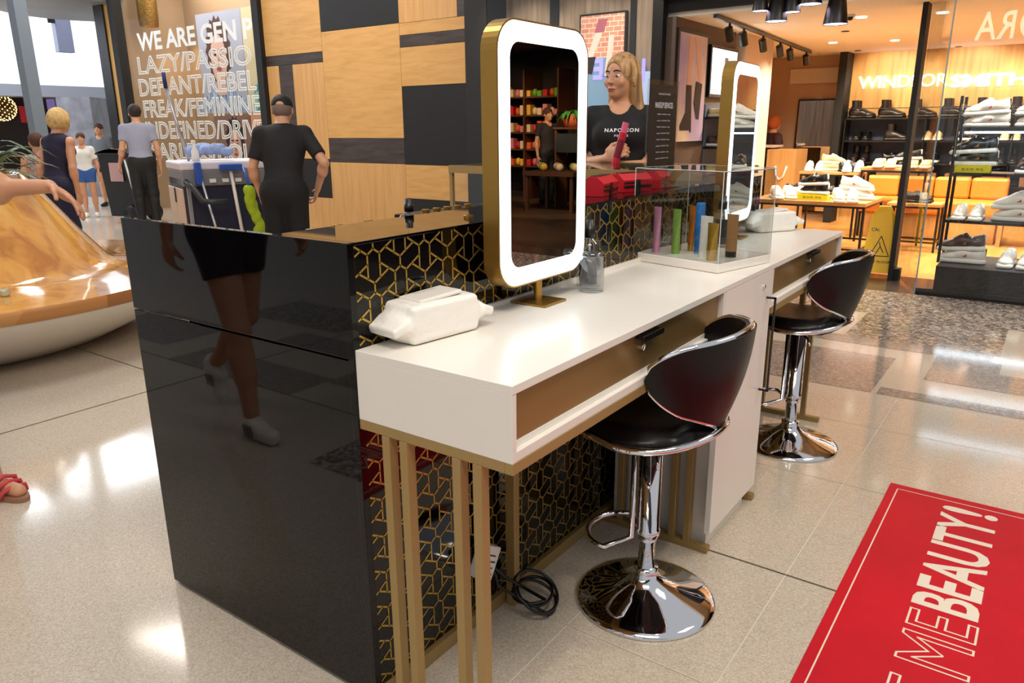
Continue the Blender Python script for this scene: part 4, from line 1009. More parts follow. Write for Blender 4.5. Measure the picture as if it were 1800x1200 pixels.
for k in range(110):
    z = rng.uniform(.02, .54); F.ell((.01+.02*math.sin(z*9)+rng.uniform(-.03, .03)-.02*(z-.3), rng.uniform(-.018, .018), z), (.017, .017, .03), k=.018)
F.build('cloth', mat('lime_microfibre', (168, 196, 34), .9, bump=(90, .8)), t)
b = MB(); b.tube([(-.0, 0, .5), (-.02, 0, .60), (-.03, .06, .70)], .011, 8); b.build('holder', cv, t)
t = thing('spray_trigger_bottle', 'white spray bottle standing on the cart top', 'bottle', on_cart(.14, .12, 1.051))
MB().lathe([(1e-4, 0), (.03, 0), (.03, .08), (.012, .12), (.012, .14), (1e-4, .14)], seg=20).build('bottle_body', whitem, t); MB().box(-.03, .012, -.01, .01, .14, .165, .004).build('trigger', whitem, t)

# black wheeled bin
bp_ = atz(207, 391); ang = math.radians(20)
t = thing('wheeled_bin', 'black wheeled bin with lid and pale sticker beside the dark column', 'bin', (bp_[0]+.12, bp_[1]+.22, 0), ang)
b = MB(); b._a([(x*(.27 if z else .23), y*(.27 if z else .21), .98 if z else .10) for z in (0, 1) for x, y in ((-1, -1), (1, -1), (1, 1), (-1, 1))], [(3, 2, 1, 0), (4, 5, 6, 7), (0, 1, 5, 4), (1, 2, 6, 5), (2, 3, 7, 6), (3, 0, 4, 7)]); b.build('body', mat('bin_black', (20, 22, 26), .45), t)
b = MB(); b.grid(lambda u, v: (-.29+.58*u, -.30+.60*v, .99+.06*math.sin(PI*u)), 12, 4); b.box(-.29, .29, -.30, .30, .97, .995, .008); b.build('lid', mat('bin_lid_dark', (26, 30, 34), .4), t)
for s_ in (-1, 1): MB().cyl((.15, s_*.22, .13), .13, -.03, .03, 28, ax=1).build('wheel', black, t)
MB().box(-.10, .12, -.272, -.262, .60, .86, .002).build('sticker', mat('pinkish_sticker', (190, 150, 150), .6), t)
t = thing('long_broom', 'white long handled broom held low beside the young cleaner', 'broom', (c3[0]-.35, c3[1]-.05, 0))
MB().tube([(.25, .0, .03), (.0, 0, .92)], .013, 8).build('handle', whitem, t); MB().tube([(.0, 0, .92), (-.03, 0, 1.04)], .02, 8).build('grip', redbr, t); MB().box(.15, .4, -.04, .04, 0, .06, .01).build('broom_head', black, t)

# dark columns and lit shop window with posters
b = MB(); b.box(-12.0, -11.72, 5.72, 5.9, 0, 3.9); struct('trim_1', b, mat('column_black', (10, 9, 12), .4))
b = MB(); b.box(-11.72, -11.52, 5.75, 6.0, 0, 3.9); struct('trim_2', b, signwood); b = MB(); b.box(-11.52, -11.36, 5.7, 5.85, 0, 3.9); struct('trim_3', b, blackm)
b = MB(); b.box(-7.93, -7.80, 5.72, 5.84, 0, 3.4); struct('trim_4', b, blackm)
b = MB(); b.box(-11.5, -7.8, 7.0, 7.1, 0, 3.9); struct('wall_window_back', b, mat('window_back_warm', (158, 132, 104), .8))
b = MB(); b.box(-11.5, -7.8, 5.9, 7.0, 3.85, 3.95); struct('ceiling_window', b, whitem)
b = MB(); b.box(-11.62, -11.5, 5.86, 7.1, 0, 3.9); struct('wall_window_side', b, mat('window_back_warm', (158, 132, 104), .8))
b = MB(); b.box(-11.36, -7.93, 5.79, 5.80, 0, 3.85); struct('window_1', b, glass_mat('coated_shop_glass', (.98, .985, .98), 1.3, .35))
area('display_light', (-9.6, 6.6, 3.7), (-9.6, 6.6, 1.5), 3, .5, 48, (1, .9, .78)); area('display_light', (-9.6, 5.95, 3.75), (-9.6, 6.3, 1.6), 3, .2, 34, (1, .92, .84))
def P3(x, z): return (x, 6.28, z)
def poster(label, x0, x1, z0, z1, bg, parts):
    t = thing('poster', label, 'poster', ((x0+x1)/2, 6.3, z0)); W_, H_ = x1-x0, z1-z0; y = 0.
    MB().box(-W_/2, W_/2, 0, .02, 0, H_).build('backing', bg, t)
    for k, (nm, m_, pts) in enumerate(parts):
        b = MB(); e = -.002*(k+1); b.prism([((p[0]-.5)*W_, e, p[1]*H_) for p in pts], (0, .0015, 0)); b.build(nm, m_, t)
    return t
def elp(cx, cz, rx, rz, n=20, a0=0): return [(cx+rx*math.cos(a+a0), cz+rz*math.sin(a+a0)) for a in np.linspace(0, 2*PI, n, endpoint=False)][::-1]
def spiky(cx, cz, rx, rz, n=30, j=.25): return [(cx+rx*math.cos(a)*(1+j*(k % 2)), cz+rz*math.sin(a)*(1+j*(k % 2))) for k, a in enumerate(np.linspace(0, 2*PI, n, endpoint=False))][::-1]
skl, skd = mat('poster_skin_pale', (222, 178, 160), .6), mat('poster_skin_brown', (176, 100, 62), .6)
plaid = ramp_mat('poster_plaid', [(.35, (60, 84, 130)), (.5, (150, 170, 200)), (.65, (224, 230, 238))], .6, 'noise', (30, 1, 3), 2, 1)
flor = ramp_mat('poster_floral', [(.35, (30, 110, 130)), (.5, (120, 190, 200)), (.6, (220, 200, 120)), (.7, (60, 140, 100))], .6, 'noise', (6, 1, 6), 3, 2)
hr = mat('poster_hair_brown', (84, 50, 38), .7); hk = mat('poster_hair_black', (34, 22, 20), .7); lipm = mat('poster_lips', (170, 70, 70), .5)
def face_parts(cx, cz, r, sk_, hair_, shirt_, dread=False):
    L = [('hair_shape', hair_, spiky(cx, cz+r*.25, r*.98, r*1.15, 34, .16 if not dread else .3)), ('shirt_shape', shirt_, [(cx-r*2.4, .0), (cx-r*2.1, cz-r*1.7), (cx-r*.6, cz-r*1.15), (cx+r*.6, cz-r*1.15), (cx+r*2.1, cz-r*1.7), (cx+r*2.4, .0)]),
         ('neck_shape', sk_, [(cx-r*.38, cz-r*1.45), (cx-r*.4, cz-r*.5), (cx+r*.4, cz-r*.5), (cx+r*.38, cz-r*1.45)]), ('face_shape', sk_, elp(cx, cz-.02, r*.68, r*.95))]
    for s_ in (-1, 1): L += [('eye_mark', hk, elp(cx+s_*r*.27, cz+r*.1, r*.11, r*.05, 10)), ('brow_mark', hk, elp(cx+s_*r*.27, cz+r*.28, r*.16, r*.04, 10))]
    L += [('nose_mark', mat('poster_shadow', (176, 122, 104), .6), elp(cx, cz-r*.18, r*.07, r*.14, 8)), ('mouth_mark', lipm, elp(cx, cz-r*.45, r*.2, r*.07, 12))]; return L
poster('large poster of a curly haired face above a blue plaid shirt', -10.1, -8.98, 1.55, 3.0, mat('poster_bg_lilac', (176, 178, 196), .6), face_parts(.45, .56, .26, skl, hr, plaid))
poster('large poster of a smiling face with dreadlocks in turquoise floral shirt', -8.96, -7.99, 1.55, 3.0, mat('poster_bg_cream', (216, 200, 160), .6), face_parts(.62, .62, .22, skd, hk, flor, True))
poster('lower poster with a dark haired face and rose clothing', -9.9, -8.98, .35, 1.53, mat('poster_bg_brown', (140, 100, 84), .6), face_parts(.55, .6, .24, skl, hk, mat('poster_rose', (206, 150, 150), .6)))
poster('lower poster with a face before an orange sky', -8.96, -7.99, .35, 1.53, mat('poster_bg_orange', (224, 150, 104), .6), face_parts(.6, .6, .22, skd, hk, mat('poster_red', (180, 60, 50), .6)))
t = thing('window_lettering', 'white slogan lettering in six rows on the lit shop window', 'lettering', (-9.5, 5.785, .9)); O = t.location
b = MB(); add_text(b, 'WE ARE GEN P', (-10.92, 5.785, 2.48), (1, 0, 0), (0, 0, 1), 2.9, .27, bold=.03); b.build('solid_row', whitepr, t, O)
for k, (tx_, x0, wd) in enumerate((('LAZY/PASSIO', -11.0, 2.9), ('DEFIANT/REBEL', -11.05, 3.0), ('FREAK/FEMININE', -11.0, 3.0), ('UNDEFINED/DRIVE', -11.2, 3.25), ('FEARLESS/BOLD', -11.15, 3.2))):
    b = MB(); add_text(b, tx_, (x0, 5.785, 2.14-k*.325), (1, 0, 0), (0, 0, 1), wd, .27, outline=.03); b.build('outlined_row', mat('grey_white_vinyl', (222, 219, 212), .6), t, O)
t = thing('gold_pendant', 'gold perforated pendant lamp hanging in the lit shop window', 'lamp', (-11.15, 6.15, 2.9))
MB().lathe([(.14, 0), (.15, .1), (.15, .6), (.12, .75), (.01, .78)], seg=24).build('shade', mat('gold_mesh', (120, 88, 30), .35, .6, bump=(60, 1)), t); MB().lathe([(1e-4, .02), (.06, .04), (.06, .12), (1e-4, .14)], seg=16).build('bulb', mat('warm_bulb', (255, 214, 140), .5, emit=8), t); MB().cyl((0, 0, 0), .006, .78, .95, 6).build('cord', black, t)
spot('pendant_light', (-11.15, 6.15, 2.88), (-11.1, 6.9, 2.0), 40, 80, (1, .7, .35))

# far end of the mall, left
b = MB(); b.box(-21, -20.6, 0, 12, 2.44, 9); struct('wall_bulkhead', b, mat('bulkhead_white', (236, 238, 244), .6))
b = MB(); b.box(-21.2, -20.4, -1, 14, 2.155, 2.44); struct('trim_5', b, mat('bulkhead_grey', (110, 112, 120), .5))
b = MB(); b.box(-23.5, -23.3, -2, 14, 0, 2.5); struct('wall_far', b, mat('dark_shop_back', (44, 34, 34), .8))
b = MB(); b.box(-23.4, -21, -2, 14, 2.32, 2.4); struct('ceiling_far', b, mat('dark_shop_ceiling', (40, 36, 38), .8))
b = MB(); q = atd(107, 230, 18.2); q2 = atd(166, 230, 17.7); b.prism([(q[0], q[1], 0), (q2[0], q2[1], 0), (q2[0]-1.2, q2[1]+1.2, 0), (q[0]-1.2, q[1]+.8, 0)], (0, 0, 1.95)); struct('wall_stone', b, ramp_mat('grey_stone', [(.3, (104, 104, 114)), (.7, (136, 138, 148))], .5, 'noise', scale=4))
b = MB(); q3 = atd(90, 230, 18.6); q4 = atd(104, 230, 18.4); b.prism([(q3[0], q3[1], 0), (q4[0], q4[1], 0), (q4[0]-.6, q4[1]+.3, 0), (q3[0]-.6, q3[1]+.3, 0)], (0, 0, 1.93)); struct('wall_purple', b, mat('purple_panel', (78, 60, 108), .6))
area('skylight', (-16.5, 5.5, 7.5), (-20.6, 6, 3.8), 6, 4, 1500, (.86, .93, 1))
t = thing('steel_post', 'slim grey steel post rising behind the blonde woman', 'post', (*atd(78, 290, 9.5)[:2], 0))
MB().box(-.075, .075, -.06, .06, 0, 5).build('post', mat('grey_steel', (118, 130, 142), .4), t)
tq = atd(110, 60, 19.5); t = thing('hanging_banner', 'long grey panel hanging before the white bulkhead', 'banner', (tq[0], tq[1], 2.9)); MB().box(-.08, .08, -.16, .16, 0, 3.2).build('panel', mat('grey_blue_panel', (112, 116, 136), .5), t); MB().box(.08, .1, -.30, -.16, .55, 3.2).build('dark_edge', black, t)
q = atd(150, 12, 15); t = thing('ceiling_disc', 'round grey suspended ceiling disc at the upper left', 'ceiling feature', (q[0]-.6, q[1]+.2, q[2])); MB().lathe([(1e-3, 0), (1.25, 0), (1.28, .03), (1.28, .3), (1e-3, .3)], seg=64).build('disc', mat('disc_grey', (120, 122, 128), .5), t)
q = atd(4, 190, 25.5); t = thing('globe_lamp', 'round lamp of golden light beads at the left edge', 'lamp', tuple(q))
r_ = .33; bm_ = MB()
for k in range(150):
    z_ = 1-2*(k+.5)/150; a = k*2.39996; rr = math.sqrt(1-z_*z_); x_, y_ = rr*math.cos(a)*r_, rr*math.sin(a)*r_
    bm_.lathe([(1e-4, -.018), (.018, 0), (1e-4, .018)], (x_, y_, z_*r_), 6)
o = bm_.build('light_beads', mat('warm_beads', (255, 210, 130), .5, emit=4), t); o['kind'] = 'stuff'
MB().lathe([(1e-4, -.30), (.28, -.10), (.30, 0), (.28, .10), (1e-4, .30)], seg=20).build('globe_core', mat('dark_gold', (70, 50, 20), .4, .5), t); MB().cyl((0, 0, 0), .01, .3, 2.33-q[2], 6).build('cord', black, t)
q = atd(51, 201, 26); t = thing('hanging_sign', 'small red sign hanging in the far dark shop', 'sign', tuple(q)); MB().box(-.02, .02, -.24, .24, -.22, .22).build('board', redbr, t)
MB().tube([(0, -.1, .2), (0, -.1, 2.33-q[2])], .006, 6).build('wire', black, t)
def far_counter(label, y0, y1, x, hgt):
    t = thing('display_counter', label, 'counter', (x, (y0+y1)/2, 0)); L = (y1-y0)/2
    MB().box(-.4, .3, -L, L, 0, .72, .01).build('base', mat('counter_charcoal', (60, 58, 64), .5), t); MB().box(-.4, .34, -L, L, .72, .78).build('lit_band', mat('counter_lit_glass', (255, 246, 250), .5, emit=1.6), t)
    MB().box(-.4, .1, -L, L, 1.02, 1.16, .01).build('upper_shelf', mat('counter_white', (220, 214, 200), .4), t); MB().box(-.35, -.3, -L, L, .78, 1.02).build('back_panel', black, t)
    for k in range(10): MB().lathe([(1e-4, .78), (.06, .78), (.07, .84), (1e-4, .87)], (.1, -L+.15+k*(2*L-.3)/9, 0), 12).build('dish', (whitem, redbr, gd, gn)[k % 4], t)
far_counter('white topped lit food counter in the far dark shop', 4.2, 7.2, -21.0, 1.2)
for k in range(5):
    tq = (-22.6, 4.3+k*.55, 1.55+.0*k); solo('ceiling_downlight', MB().cyl((tq[0], tq[1], 0), .04, 2.27, 2.32, 12), mat('lamp_glow', (255, 240, 210), .5, emit=12), ('first', 'second', 'third', 'fourth', 'fifth')[k]+' small round downlight from the left in the far dark shop', 'downlight', 'downlights in the far shop')

# ================================================================== SHOE SHOP
SB = 10.4; CZ = 2.22
b = MB(); b.box(-1.95, 2.75, 5.66, SB+.1, CZ, CZ+.1); b.box(-2.7, -1.95, 8.1, SB+.1, CZ, CZ+.1); struct('ceiling_shop', b, ceilm)
b = MB(); b.box(-4.2, 9, 4.2, 5.62, 2.95, 3.15); struct('ceiling_mall', b, mat('mall_soffit', (176, 150, 120), .7))
b = MB(); b.box(-1.95, 9, 5.50, 5.66, 2.36, 2.95); struct('trim_6', b, mat('bronze_fascia', (150, 104, 52), .45, noise=(2, .1)))
b = MB(); b.box(-1.95, 2.75, 5.60, 5.66, CZ+.04, 2.36); struct('trim_7', b, blackm)
b = MB(); b.box(-1.42, 2.75, SB, SB+.1, 0, CZ); struct('wall_shop_back', b, signwood)
b = MB(); b.box(-2.7, -1.46, SB, SB+.1, 0, CZ); struct('wall_shop_rear', b, taupe)
b = MB(); b.box(-1.50, -1.40, SB-.35, SB, 0, CZ); struct('trim_8', b, blackm)
b = MB(); b.box(-1.95, -1.84, 5.6, 7.1, 0, CZ); struct('wall_shop_left', b, mat('dark_brown_wall', (92, 76, 66), .7))
b = MB(); b.box(-1.98, -1.76, 7.18, 8.1, 0, CZ); struct('wall_pier', b, pinkw)
b = MB(); b.box(-2.75, -2.65, 8.1, SB, 0, CZ); struct('wall_shop_left_rear', b, taupe)
b = MB(); b.box(2.70, 2.75, 5.66, SB, 0, CZ+.1); struct('wall_shop_right', b, taupe)
b = MB(); b.box(-2.03, -1.93, 5.52, 5.62, 0, 2.95); struct('trim_9', b, blackm)
# striped brown facade left of the shop
b = MB(); b.box(-4.19, -2.03, 5.95, 6.05, 0, 2.95); struct('wall_facade', b, ramp_mat('grey_brown_veneer', [(.3, (150, 126, 106)), (.6, (186, 160, 136)), (.8, (200, 176, 150))], .5, 'noise', (10, 1, .6), 2, 5, .4))
b = MB()
for x0, x1 in ((-3.37, -3.27), (-2.46, -2.40)): b.box(x0, x1, 5.93, 5.96, 0, 2.95)
b.box(-4.22, -3.93, 5.6, 6.0, 0, 2.95); struct('trim_10', b, blackm)
b = MB(); b.box(-3.93, -2.03, 5.60, 5.61, 0, 2.95); struct('window_2', b, glass)
b = MB(); b.box(-3.93, -1.95, 5.60, 5.95, .0, .8); struct('trim_11', b, blackm)
b = MB(); b.box(.015, .055, 6.10, 6.28, 0, CZ+.05); b.box(.055, .10, 6.12, 6.22, 0, .1); struct('door_1', b, blackm)
b = MB(); b.box(.30, 2.65, 5.60, 5.612, 0.02, 2.3); struct('window_3', b, glass)
b = MB(); b.box(.296, .304, 5.595, 5.617, .0, 2.36); struct('window_3_edge', b, gedge)
b = MB(); b.prism([(.065, 6.2, .02), (.075, 6.2, .02), (.305, 5.62, .02), (.295, 5.62, .02)], (0, 0, 2.28)); struct('window_4', b, glass)
b = MB(); b.box(.42, 2.68, 5.63, 6.35, 0, .235); b.box(.30, 2.68, 5.615, 5.64, 0, .05); struct('trim_12', b, blackm)

# sign
t = thing('wall_sign', 'glowing white shop name lettering on the oak back wall', 'sign', (-.3, SB, 1.8)); O = t.location
lit = mat('sign_glow', (246, 244, 255), .5, emit=2.6)
a = aty(1507, 156, SB-.05); c_ = aty(1664, 154, SB-.05); e = aty(1668, 154, SB-.05); f = aty(1806, 153, SB-.05)
b = MB(); add_text(b, 'WINDSOR', (a[0], SB-.035, a[2]), (1, 0, 0), (0, 0, 1), c_[0]-a[0], .155, bold=-.0, spacing=.95, depth=.03); b.build('thin_letters', lit, t, O)
b = MB(); add_text(b, 'SMITH', (e[0], SB-.035, e[2]), (1, 0, 0), (0, 0, 1), f[0]-e[0], .155, bold=.03, spacing=.95, depth=.03); b.build('bold_letters', lit, t, O)

# shoes
def shoe_proto(kind):
    """toe towards +x, local length about .28, sole on z=0"""
    t = thing('sneaker', '', 'shoe')
    cfg = dict(white=(white, whitem), black=(black, whitem), brown=(mat('dark_brown_leather', (74, 56, 52), .4), whitem), tanned=(mat('sand_suede', (210, 176, 136), .7), mat('cream_rubber', (226, 214, 190), .6)),
               boot=(mat('dark_boot_leather', (30, 22, 20), .35), black), allblack=(black, black), grey=(mat('cool_grey_mesh', (150, 156, 166), .7), whitem), slipper=(mat('cream_felt', (228, 208, 150), .8), mat('cream_rubber', (226, 214, 190), .6)))
    up, so = cfg[kind]; h = .0055
    F = Fld((-.17, -.07, -.01), (.17, .07, .06), h)
    F.rbox((0, 0, .014), (.140, .043, .017), .015); F.ell((.085, 0, .014), (.064, .050, .019), k=.02); F.ell((-.10, 0, .014), (.045, .042, .019), k=.02)
    F.cut((0, 0, .001), (0, 0, -1)); so_m = F
    U = Fld((-.17, -.07, .0), (.17, .07, .27), h)
    U.ell((.085, 0, .036), (.056, .044, .030), k=.02); U.cone((.06, 0, .042), (.0, 0, .070), .038, .034, .03); U.cone((.0, 0, .060), (-.10, 0, .062), .038, .036, .03); U.cone((-.10, 0, .045), (-.11, 0, .095), .036, .028, .03)
    if kind != 'boot': U.cone((.015, 0, .078), (-.03, 0, .112), .020, .014, .015)
    if kind == 'boot':
        U.cone((-.065, 0, .06), (-.075, 0, .20), .042, .044, .03); U.cut((0, 0, .205), (0, 0, 1)); U.cone((-.075, 0, .18), (-.075, 0, .26), .034, .036, k=.004, op='sub')
    else:
        U.cut((-.09, 0, .118), (-.05, 0, 1)) if kind != 'slipper' else U.cut((-.05, 0, .085), (0, 0, 1)); U.cone((-.055, 0, .125), (-.10, 0, .118), .024, .028, k=.006, op='sub'); U.ell((-.045, 0, .125), (.03, .06, .022), k=.01, op='sub') if False else None
    U.cut((0, 0, .03), (0, 0, -1)); U.build('upper', up, t); so_m.build('sole', so, t)
    if kind != 'slipper':
        b = MB()
        for k in range(4):
            x = .050-k*.019; z = .080+k*.0105
            b.tube([(x, -.022, z-.004), (x-.004, 0, z+.006), (x, .022, z-.004)], .003, 5)
        b.build('laces', whitem if kind in ('white', 'black', 'grey', 'brown') else black, t)
    if kind in ('white', 'black', 'brown'):
        b = MB(); b.box(-.143, -.134, -.016, .016, .055, .105, .003); b.build('heel_tab', black if kind == 'white' else whitem, t)
        b = MB()
        for sy in (-1, 1): b.box(-.03, -.006, sy*.0385-.002, sy*.0385+.002, .046, .062, .001)
        b.build('side_badge', redbr if kind == 'white' else goldm, t)
    t['category'] = 'shoe'; return t
PROTO = {}; NPAIR = [0]
def shoe(kind, loc, az, label, name='sneaker', s=1., tilt=0., group=None):
    if kind not in PROTO: PROTO[kind] = o = shoe_proto(kind)
    else: o = copy_tree(PROTO[kind])
    o.location = loc; o.rotation_euler = (0, tilt, math.radians(az)); o.scale = (s, s, s); o['label'] = label
    o['category'] = 'shoe' if name != 'ankle_boot' else 'boot'
    if group: o['group'] = group
    o.name = name; return o
def pair(kind, x, y, z, az, label, name='sneaker', s=1., gap=.11, group=None):
    gap = max(gap, .124 if kind == 'boot' else .116)*s; a = math.radians(az); nx, ny = -math.sin(a), math.cos(a)
    shoe(kind, (x+nx*gap/2, y+ny*gap/2, z), az, label % 'one', name, s, group=group); shoe(kind, (x-nx*gap/2, y-ny*gap/2, z), az, label % 'other', name, s, group=group)
def stack(kind, x, y, z, az, label, s=1., k2=None, group=None):
    shoe(kind, (x, y, z), az, label % 'lower', s=s, group=group); shoe(k2 or kind, (x-.01*s, y, z+.083*s), az, label % 'upper', s=s, tilt=.06, group=group)

# window display rack (right)
def rack(x0, x1, y0, y1, zs, label):
    t = thing('display_rack', label, 'display rack', ((x0+x1)/2, (y0+y1)/2, .236)); O = t.location
    for x in (x0, x1-.02):
        for y in (y0, y1-.02): MB().box(x, x+.02, y, y+.02, .236, 1.50).build('post', black, t, O)
    for z in zs: MB().box(x0+.02, x1-.02, y0+.0, y1, z-.022, z).build('shelf', black, t, O)
    MB().box(x0+.06, x1-.03, y0-.006, y0, zs[-1]-.042, zs[-1]-.03).build('light_strip', mat('cool_led', (220, 240, 255), .5, emit=24), t, O)
    for z in zs[:-1]: MB().box(x0+.06, x1-.03, y0+.20, y0+.215, z-.030, z-.0225).build('light_strip', mat('cool_led', (220, 240, 255), .5, emit=24), t, O)
    return t
rack(.40, 2.2, 5.80, 6.12, (.575, .935, 1.27), 'black metal shoe display rack behind the glass shop window')
y = 5.93
stack('white', .585, y, 1.271, 180, '%s of two white sneakers stacked on the top rack shelf, left stack', 1.05)
stack('white', .92, y, 1.271, 180, '%s of two white sneakers stacked on the top rack shelf, second stack', 1.05)
stack('white', 1.5, y, 1.271, 180, '%s of two white sneakers stacked on the top rack shelf, far right stack', 1.05)
stack('black', .54, y, .985, 180, '%s of two black white-soled sneakers stacked on the price card riser', 1.1)
pair('black', .93, y, .936, -95, '%s of two black and white sneakers facing forward on the middle rack shelf')
pair('white', .56, y, .576, -92, '%s of two white sneakers facing forward on the third rack shelf')
stack('white', .88, y, .576, 170, '%s of two white sneakers stacked on the third rack shelf', 1.15)
stack('white', 1.5, y, .576, 170, '%s of two white sneakers at the right end of the third rack shelf')
stack('white', .56, 5.9, .236, 180, '%s shoe of the mixed stack on the black display platform', 1.15, k2='brown')
pair('white', .93, 5.9, .236, -95, '%s of two white sneakers facing forward on the black platform', s=1.1)
pair('white', 1.35, 5.9, .236, -95, '%s of two white sneakers farther right on the black platform')
def price_card(x, y, z, w, h, txt, label, az=0.):
    t = thing('price_card', label, 'price card', (x, y, z), az)
    MB().box(-w/2, w/2, -.006, .10, 0, h).build('card', price, t)
    b = MB(); add_text(b, txt, (-w*.30, -.0075, h*.28), (1, 0, 0), (0, 0, 1), w*.6, h*.4); b.build('price_print', mat('olive_print', (90, 90, 20), .5), t)
price_card(.545, 5.83, .937, .24, .05, '$59.95', 'yellow 59.95 price riser on the rack behind glass')

# front display table and its shoes
def table(label, x0, x1, y0, y1, h, top=.035, shelf=True):
    t = thing('display_table', label, 'table', ((x0+x1)/2, (y0+y1)/2, 0)); O = t.location
    MB().box(x0, x1, y0, y1, h-top, h, .003).build('tabletop', tabwood, t, O)
    f = MB()
    for x in (x0+.02, x1-.02):
        for y in (y0+.02, y1-.02): MB().box(x-.011, x+.011, y-.011, y+.011, 0, h-top).build('leg', black, t, O)
        for z in ((.10, h-top-.012) if shelf else (h-top-.012,)): f.bar((x, y0+.02, z), (x, y1-.02, z), .018)
    for y in (y0+.02, y1-.02):
        for z in ((.10, h-top-.012) if shelf else (h-top-.012,)): f.bar((x0+.02, y, z), (x1-.02, y, z), .018)
    f.build('rails', black, t, O)
table('oak display table on black frame just inside the shop entrance', -1.52, -.39, 6.98, 7.88, .562)
z = .563
pair('white', -1.24, 7.16, z, -60, '%s of two chunky white sneakers at the left front of the entrance table', s=1.1)
shoe('white', (-1.13, 7.45, z), 10, 'chunky white sneaker lying behind the front left pair'); shoe('allblack', (-1.2, 7.62, z), -10, 'black slide sneaker at the back left of entrance table', s=1.1)
price_card(-.93, 7.10, z, .30, .055, '$59.95', 'yellow price riser at the middle of the entrance table')
stack('black', -.93, 7.16, z+.056, 170, '%s of two black white-soled sneakers on the table price riser', 1.05)
shoe('white', (-.73, 7.3, z), -70, 'single white sneaker standing right of the table price riser'); shoe('black', (-.85, 7.5, z), 170, 'black laced sneaker behind the table price riser')
pair('white', -.60, 7.08, z, -75, '%s of two white sneakers facing forward at the table right end', s=1.05)
stack('white', -.56, 7.38, z, 0, '%s of two chunky white sneakers piled at the table right end', 1.15)
stack('white', -.62, 7.62, z, 15, '%s of two white sneakers at the back right of the table', 1.1)
def mid_table(u0, u1, v, y, label):
    a = aty(u0, v, y); c = aty(u1, v+2, y); table(label, a[0], c[0], y, y+.42, float(a[2]), .03, False); return a[0], c[0], float(a[2])
x0, x1, h2 = mid_table(1405, 1510, 301, 8.5, 'higher oak table with white and black shoes behind the entrance table')
pair('white', x0+.13, 8.66, h2+.001, -80, '%s of two white sneakers at the left of the second table'); stack('tanned', x0+.33, 8.75, h2+.001, 20, '%s of two sand coloured shoes stacked on the second table')
pair('allblack', x0+.55, 8.7, h2+.001, 0, '%s of two black shoes side by side on the second table'); pair('white', x1-.1, 8.66, h2+.001, -80, '%s of two white sneakers at the right of the second table', s=1.1)
x0, x1, h3 = mid_table(1512, 1632, 294, 8.35, 'rear oak table with cream slippers and dark sneakers')
pair('slipper', x0+.24, 8.45, h3+.001, -90, '%s of two round cream slippers on the rear table', 'slipper', 1.1); stack('black', x0+.46, 8.5, h3+.001, 170, '%s of two dark sneakers stacked on the rear table'); pair('slipper', x1-.10, 8.45, h3+.001, -90, '%s of two cream slippers at the right of the rear table', 'slipper')
table('low oak table with black shoes in front of the orange bench', -.36, .15, 7.92, 8.28, .50, .03); pair('allblack', -.1, 8.1, .501, 0, '%s of two flat black shoes on the low table'); 
# tan leather bench
t = thing('leather_bench', 'long orange tan leather bench with back cushions', 'bench', (.10, 9.05, 0)); O = (0, 0, 0)
MB().box(-.95, .55, -.2, .28, .30, .46, .03).build('seat', tan, t); MB().box(-.9, .5, -.15, .25, 0, .3, .01).build('plinth', tabwood, t)
for k in range(4): MB().box(-.95+k*.375, -.95+(k+1)*.375-.008, .22, .38, .46, .70, .03).build('back_cushion', tan, t)
t = thing('oak_stool_table', 'small oak bench table beside the orange bench', 'table', (.95, 8.9, 0)); MB().box(-.35, .5, -.2, .2, .42, .46, .004).build('tabletop', tabwood, t)
for x in (-.3, .1, .45): MB().box(x-.02, x+.02, -.16, .16, 0, .42).build('leg', tabwood, t)

# back wall shelves with boots
rows = [(1.385, 'top'), (1.10, 'second'), (.825, 'third')]
t = thing('wall_shelving', 'dark wall shelves of shoes along the back of the shop', 'shelf', (.55, SB-.2, 0)); O = t.location
bluep = mat('slate_blue_back', (74, 84, 106), .7)
MB().box(-1.36, 2.6, SB-.02, SB-.001, .3, 1.38).build('back_panel', bluep, t, O)
for z, _ in rows+[(.56, '')]: MB().box(-1.36, 2.6, SB-.32, SB-.02, z-.02, z).build('shelf', black, t, O)
MB().box(-1.36, 2.6, SB-.32, SB-.31, 1.50, 1.51).build('gallery_rail', black, t, O)
for x in (-1.36, -.40, .55, 1.5): MB().box(x, x+.015, SB-.32, SB-.02, .3, 1.38).build('upright', black, t, O)
nm = ['first', 'second', 'third', 'fourth', 'fifth', 'sixth', 'seventh', 'eighth']
for k in range(8): pair('boot', -1.18+k*.36, SB-.17, 1.387, 0, '%s of the '+nm[k]+' pair of ankle boots from the left on the top back shelf', 'ankle_boot', 1.1, group=None)
for r_, (z, rn) in enumerate(rows[1:]):
    for k in range(6):
        kind = (('allblack', 'boot', 'tanned', 'black', 'slipper', 'tanned'), ('boot', 'allblack', 'black', 'black', 'boot', 'brown'))[r_][k]
        pair(kind, -1.15+k*.42, SB-.17, z+.002, (-90, 0, -90, 10, -90, 0)[k], '%s shoe of the '+nm[k]+' pair from the left on the '+rn+' back shelf', 'sneaker', 1.0)
# low boxes on lowest shelf
for k in range(6): solo('shoe_box', MB().box(-1.3+k*.4, -1.3+k*.4+.3, SB-.3, SB-.06, .562, .70, .002), mat('box_brown', (120, 84, 56), .6), nm[k]+' brown shoe box from the left on the lowest back shelf', 'box', 'shoe boxes on the lowest back shelf')

